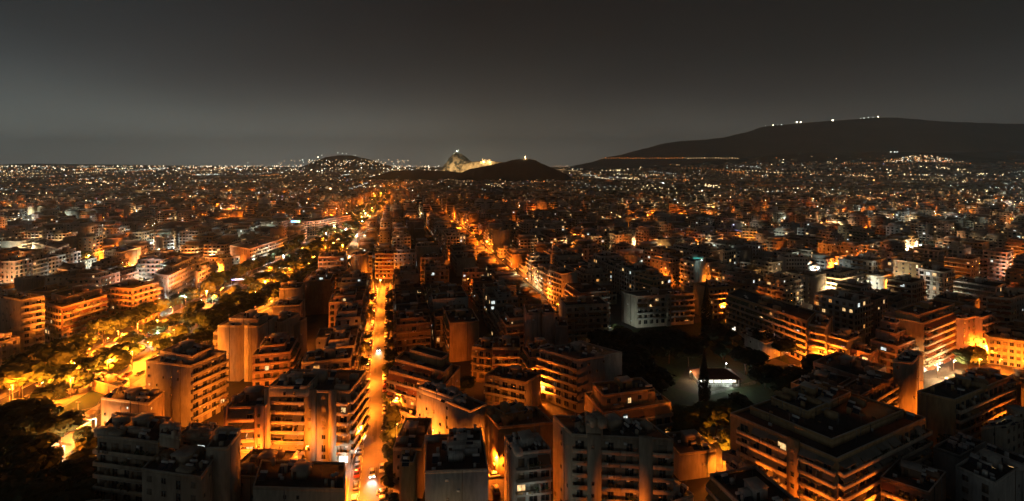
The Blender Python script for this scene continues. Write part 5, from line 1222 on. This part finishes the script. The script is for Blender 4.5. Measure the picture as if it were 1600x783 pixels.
b = MB(); b.face([(1.1,-.5,1.4), (1.1,.5,1.4), (3.8,.5,.2), (3.8,-.5,.2)], PAINT['red']); b.face([(1.1,.5,1.32), (1.1,-.5,1.32), (3.8,-.5,.12), (3.8,.5,.12)], PAINT['red']); b.build('slide', T)
b = MB(); b.face([(-1.2,-1.2,2.8),(1.2,-1.2,2.8),(0,0,3.7)], TILE); b.face([(1.2,-1.2,2.8),(1.2,1.2,2.8),(0,0,3.7)], TILE); b.face([(1.2,1.2,2.8),(-1.2,1.2,2.8),(0,0,3.7)], TILE); b.face([(-1.2,1.2,2.8),(-1.2,-1.2,2.8),(0,0,3.7)], TILE); b.build('canopy', T)
# glowing shop canopy at the boulevard and forecourt steps of the school
x, y = P(362, 436, 5); T = thing('shop_canopy', 'blue and white glowing canopy over a corner shop on the boulevard', 'canopy', (x, y, 0), .25)
b = MB()
for sx in (-9, 0, 9): b.tube((sx, 0, 0), (sx, 0, 4.6), .14, WHITEPAINT, 6)
b.build('post', T, kind='stuff'); b = MB(); b.box((0,0), (1,0), -11, 11, -3, 3, 4.6, 4.9, WHITEPAINT); b.build('roof', T)
b = MB(); b.box((0,0), (1,0), -11, 3, -3.1, -3.003, 4.55, 5.5, emit('blue_canopy_edge', (.25,.35,1), 2.2)); b.box((0,0), (1,0), 3, 11, -3.1, -3.003, 4.55, 5.5, emit('white_canopy_edge', (.9,.95,1), 2.5)); b.build('fascia', T)
lamp('canopy_light', T, (0, -1, 4.2), 'c', 5000, .4)
x, y = P(1530, 606); T = thing('steps', 'broad pale steps before the low orange school', 'steps', (x, y, 0), -.2)
for k in range(6):
    b = MB(); b.box((0,0), (1,0), -9, 9, 1+k*.5, 6, k*.16, (k+1)*.16, COPE); b.build('step', T)
x, y = P(1083, 405, 27); T = thing('roof_sign', 'teal glowing strip sign on the roof edge above the cypress', 'sign', (x, y, 26.9), .0)
b = MB(); b.box((0,0), (1,0), 0, 7, -.2, 0, .5, 1.2, emit('teal_sign', (.05,.9,.7), .5)); b.build('sign_panel', T); b = MB(); b.box((0,0), (1,0), .5, .6, -.1, 0, 0, .5, METAL); b.box((0,0), (1,0), 6.4, 6.5, -.1, 0, 0, .5, METAL); b.build('bracket', T)
x, y = P(455, 345, 24); T = thing('roof_sign', 'blue and green glowing roof sign left of the boulevard', 'sign', (x, y, 22), 0)
b = MB(); b.box((0,0), (1,0), 0, 6, -.3, 0, 0, 2.2, emit('blue_sign', (.15,.35,1), 5)); b.box((0,0), (1,0), 6.2, 11, -.3, 0, 0, 2.2, emit('green_sign', (.3,1,.35), 4)); b.build('sign_panel', T)
for (x_, z_) in ((0,0),): b = MB(); b.box((0,0), (1,0), .4, .6, 0, .3, -3.5, 1, METAL); b.box((0,0), (1,0), 10.4, 10.6, 0, .3, -3.5, 1, METAL); b.build('bracket', T)
for o in list(COL.objects):
    if 'ref' in o: del o['ref']

# ------------------------------------------------------------------ night haze over the plain
b = MB(); hz = bpy.data.materials.new('haze'); hz.use_nodes = True; t = hz.node_tree; t.nodes.clear()
ou = t.nodes.new('ShaderNodeOutputMaterial'); pv = t.nodes.new('ShaderNodeVolumePrincipled'); t.links.new(pv.outputs[0], ou.inputs['Volume'])
pv.inputs['Color'].default_value = (.52, .80, 1.0, 1); pv.inputs['Density'].default_value = HAZE; pv.inputs['Anisotropy'].default_value = .1
b.box((0, 0), (1, 0), -29000, 29000, -400, 16500, -14, 995, hz); b.build('haze', kind='stuff', label='thin night haze over the whole city'); COL.objects[-1]['category'] = 'haze'
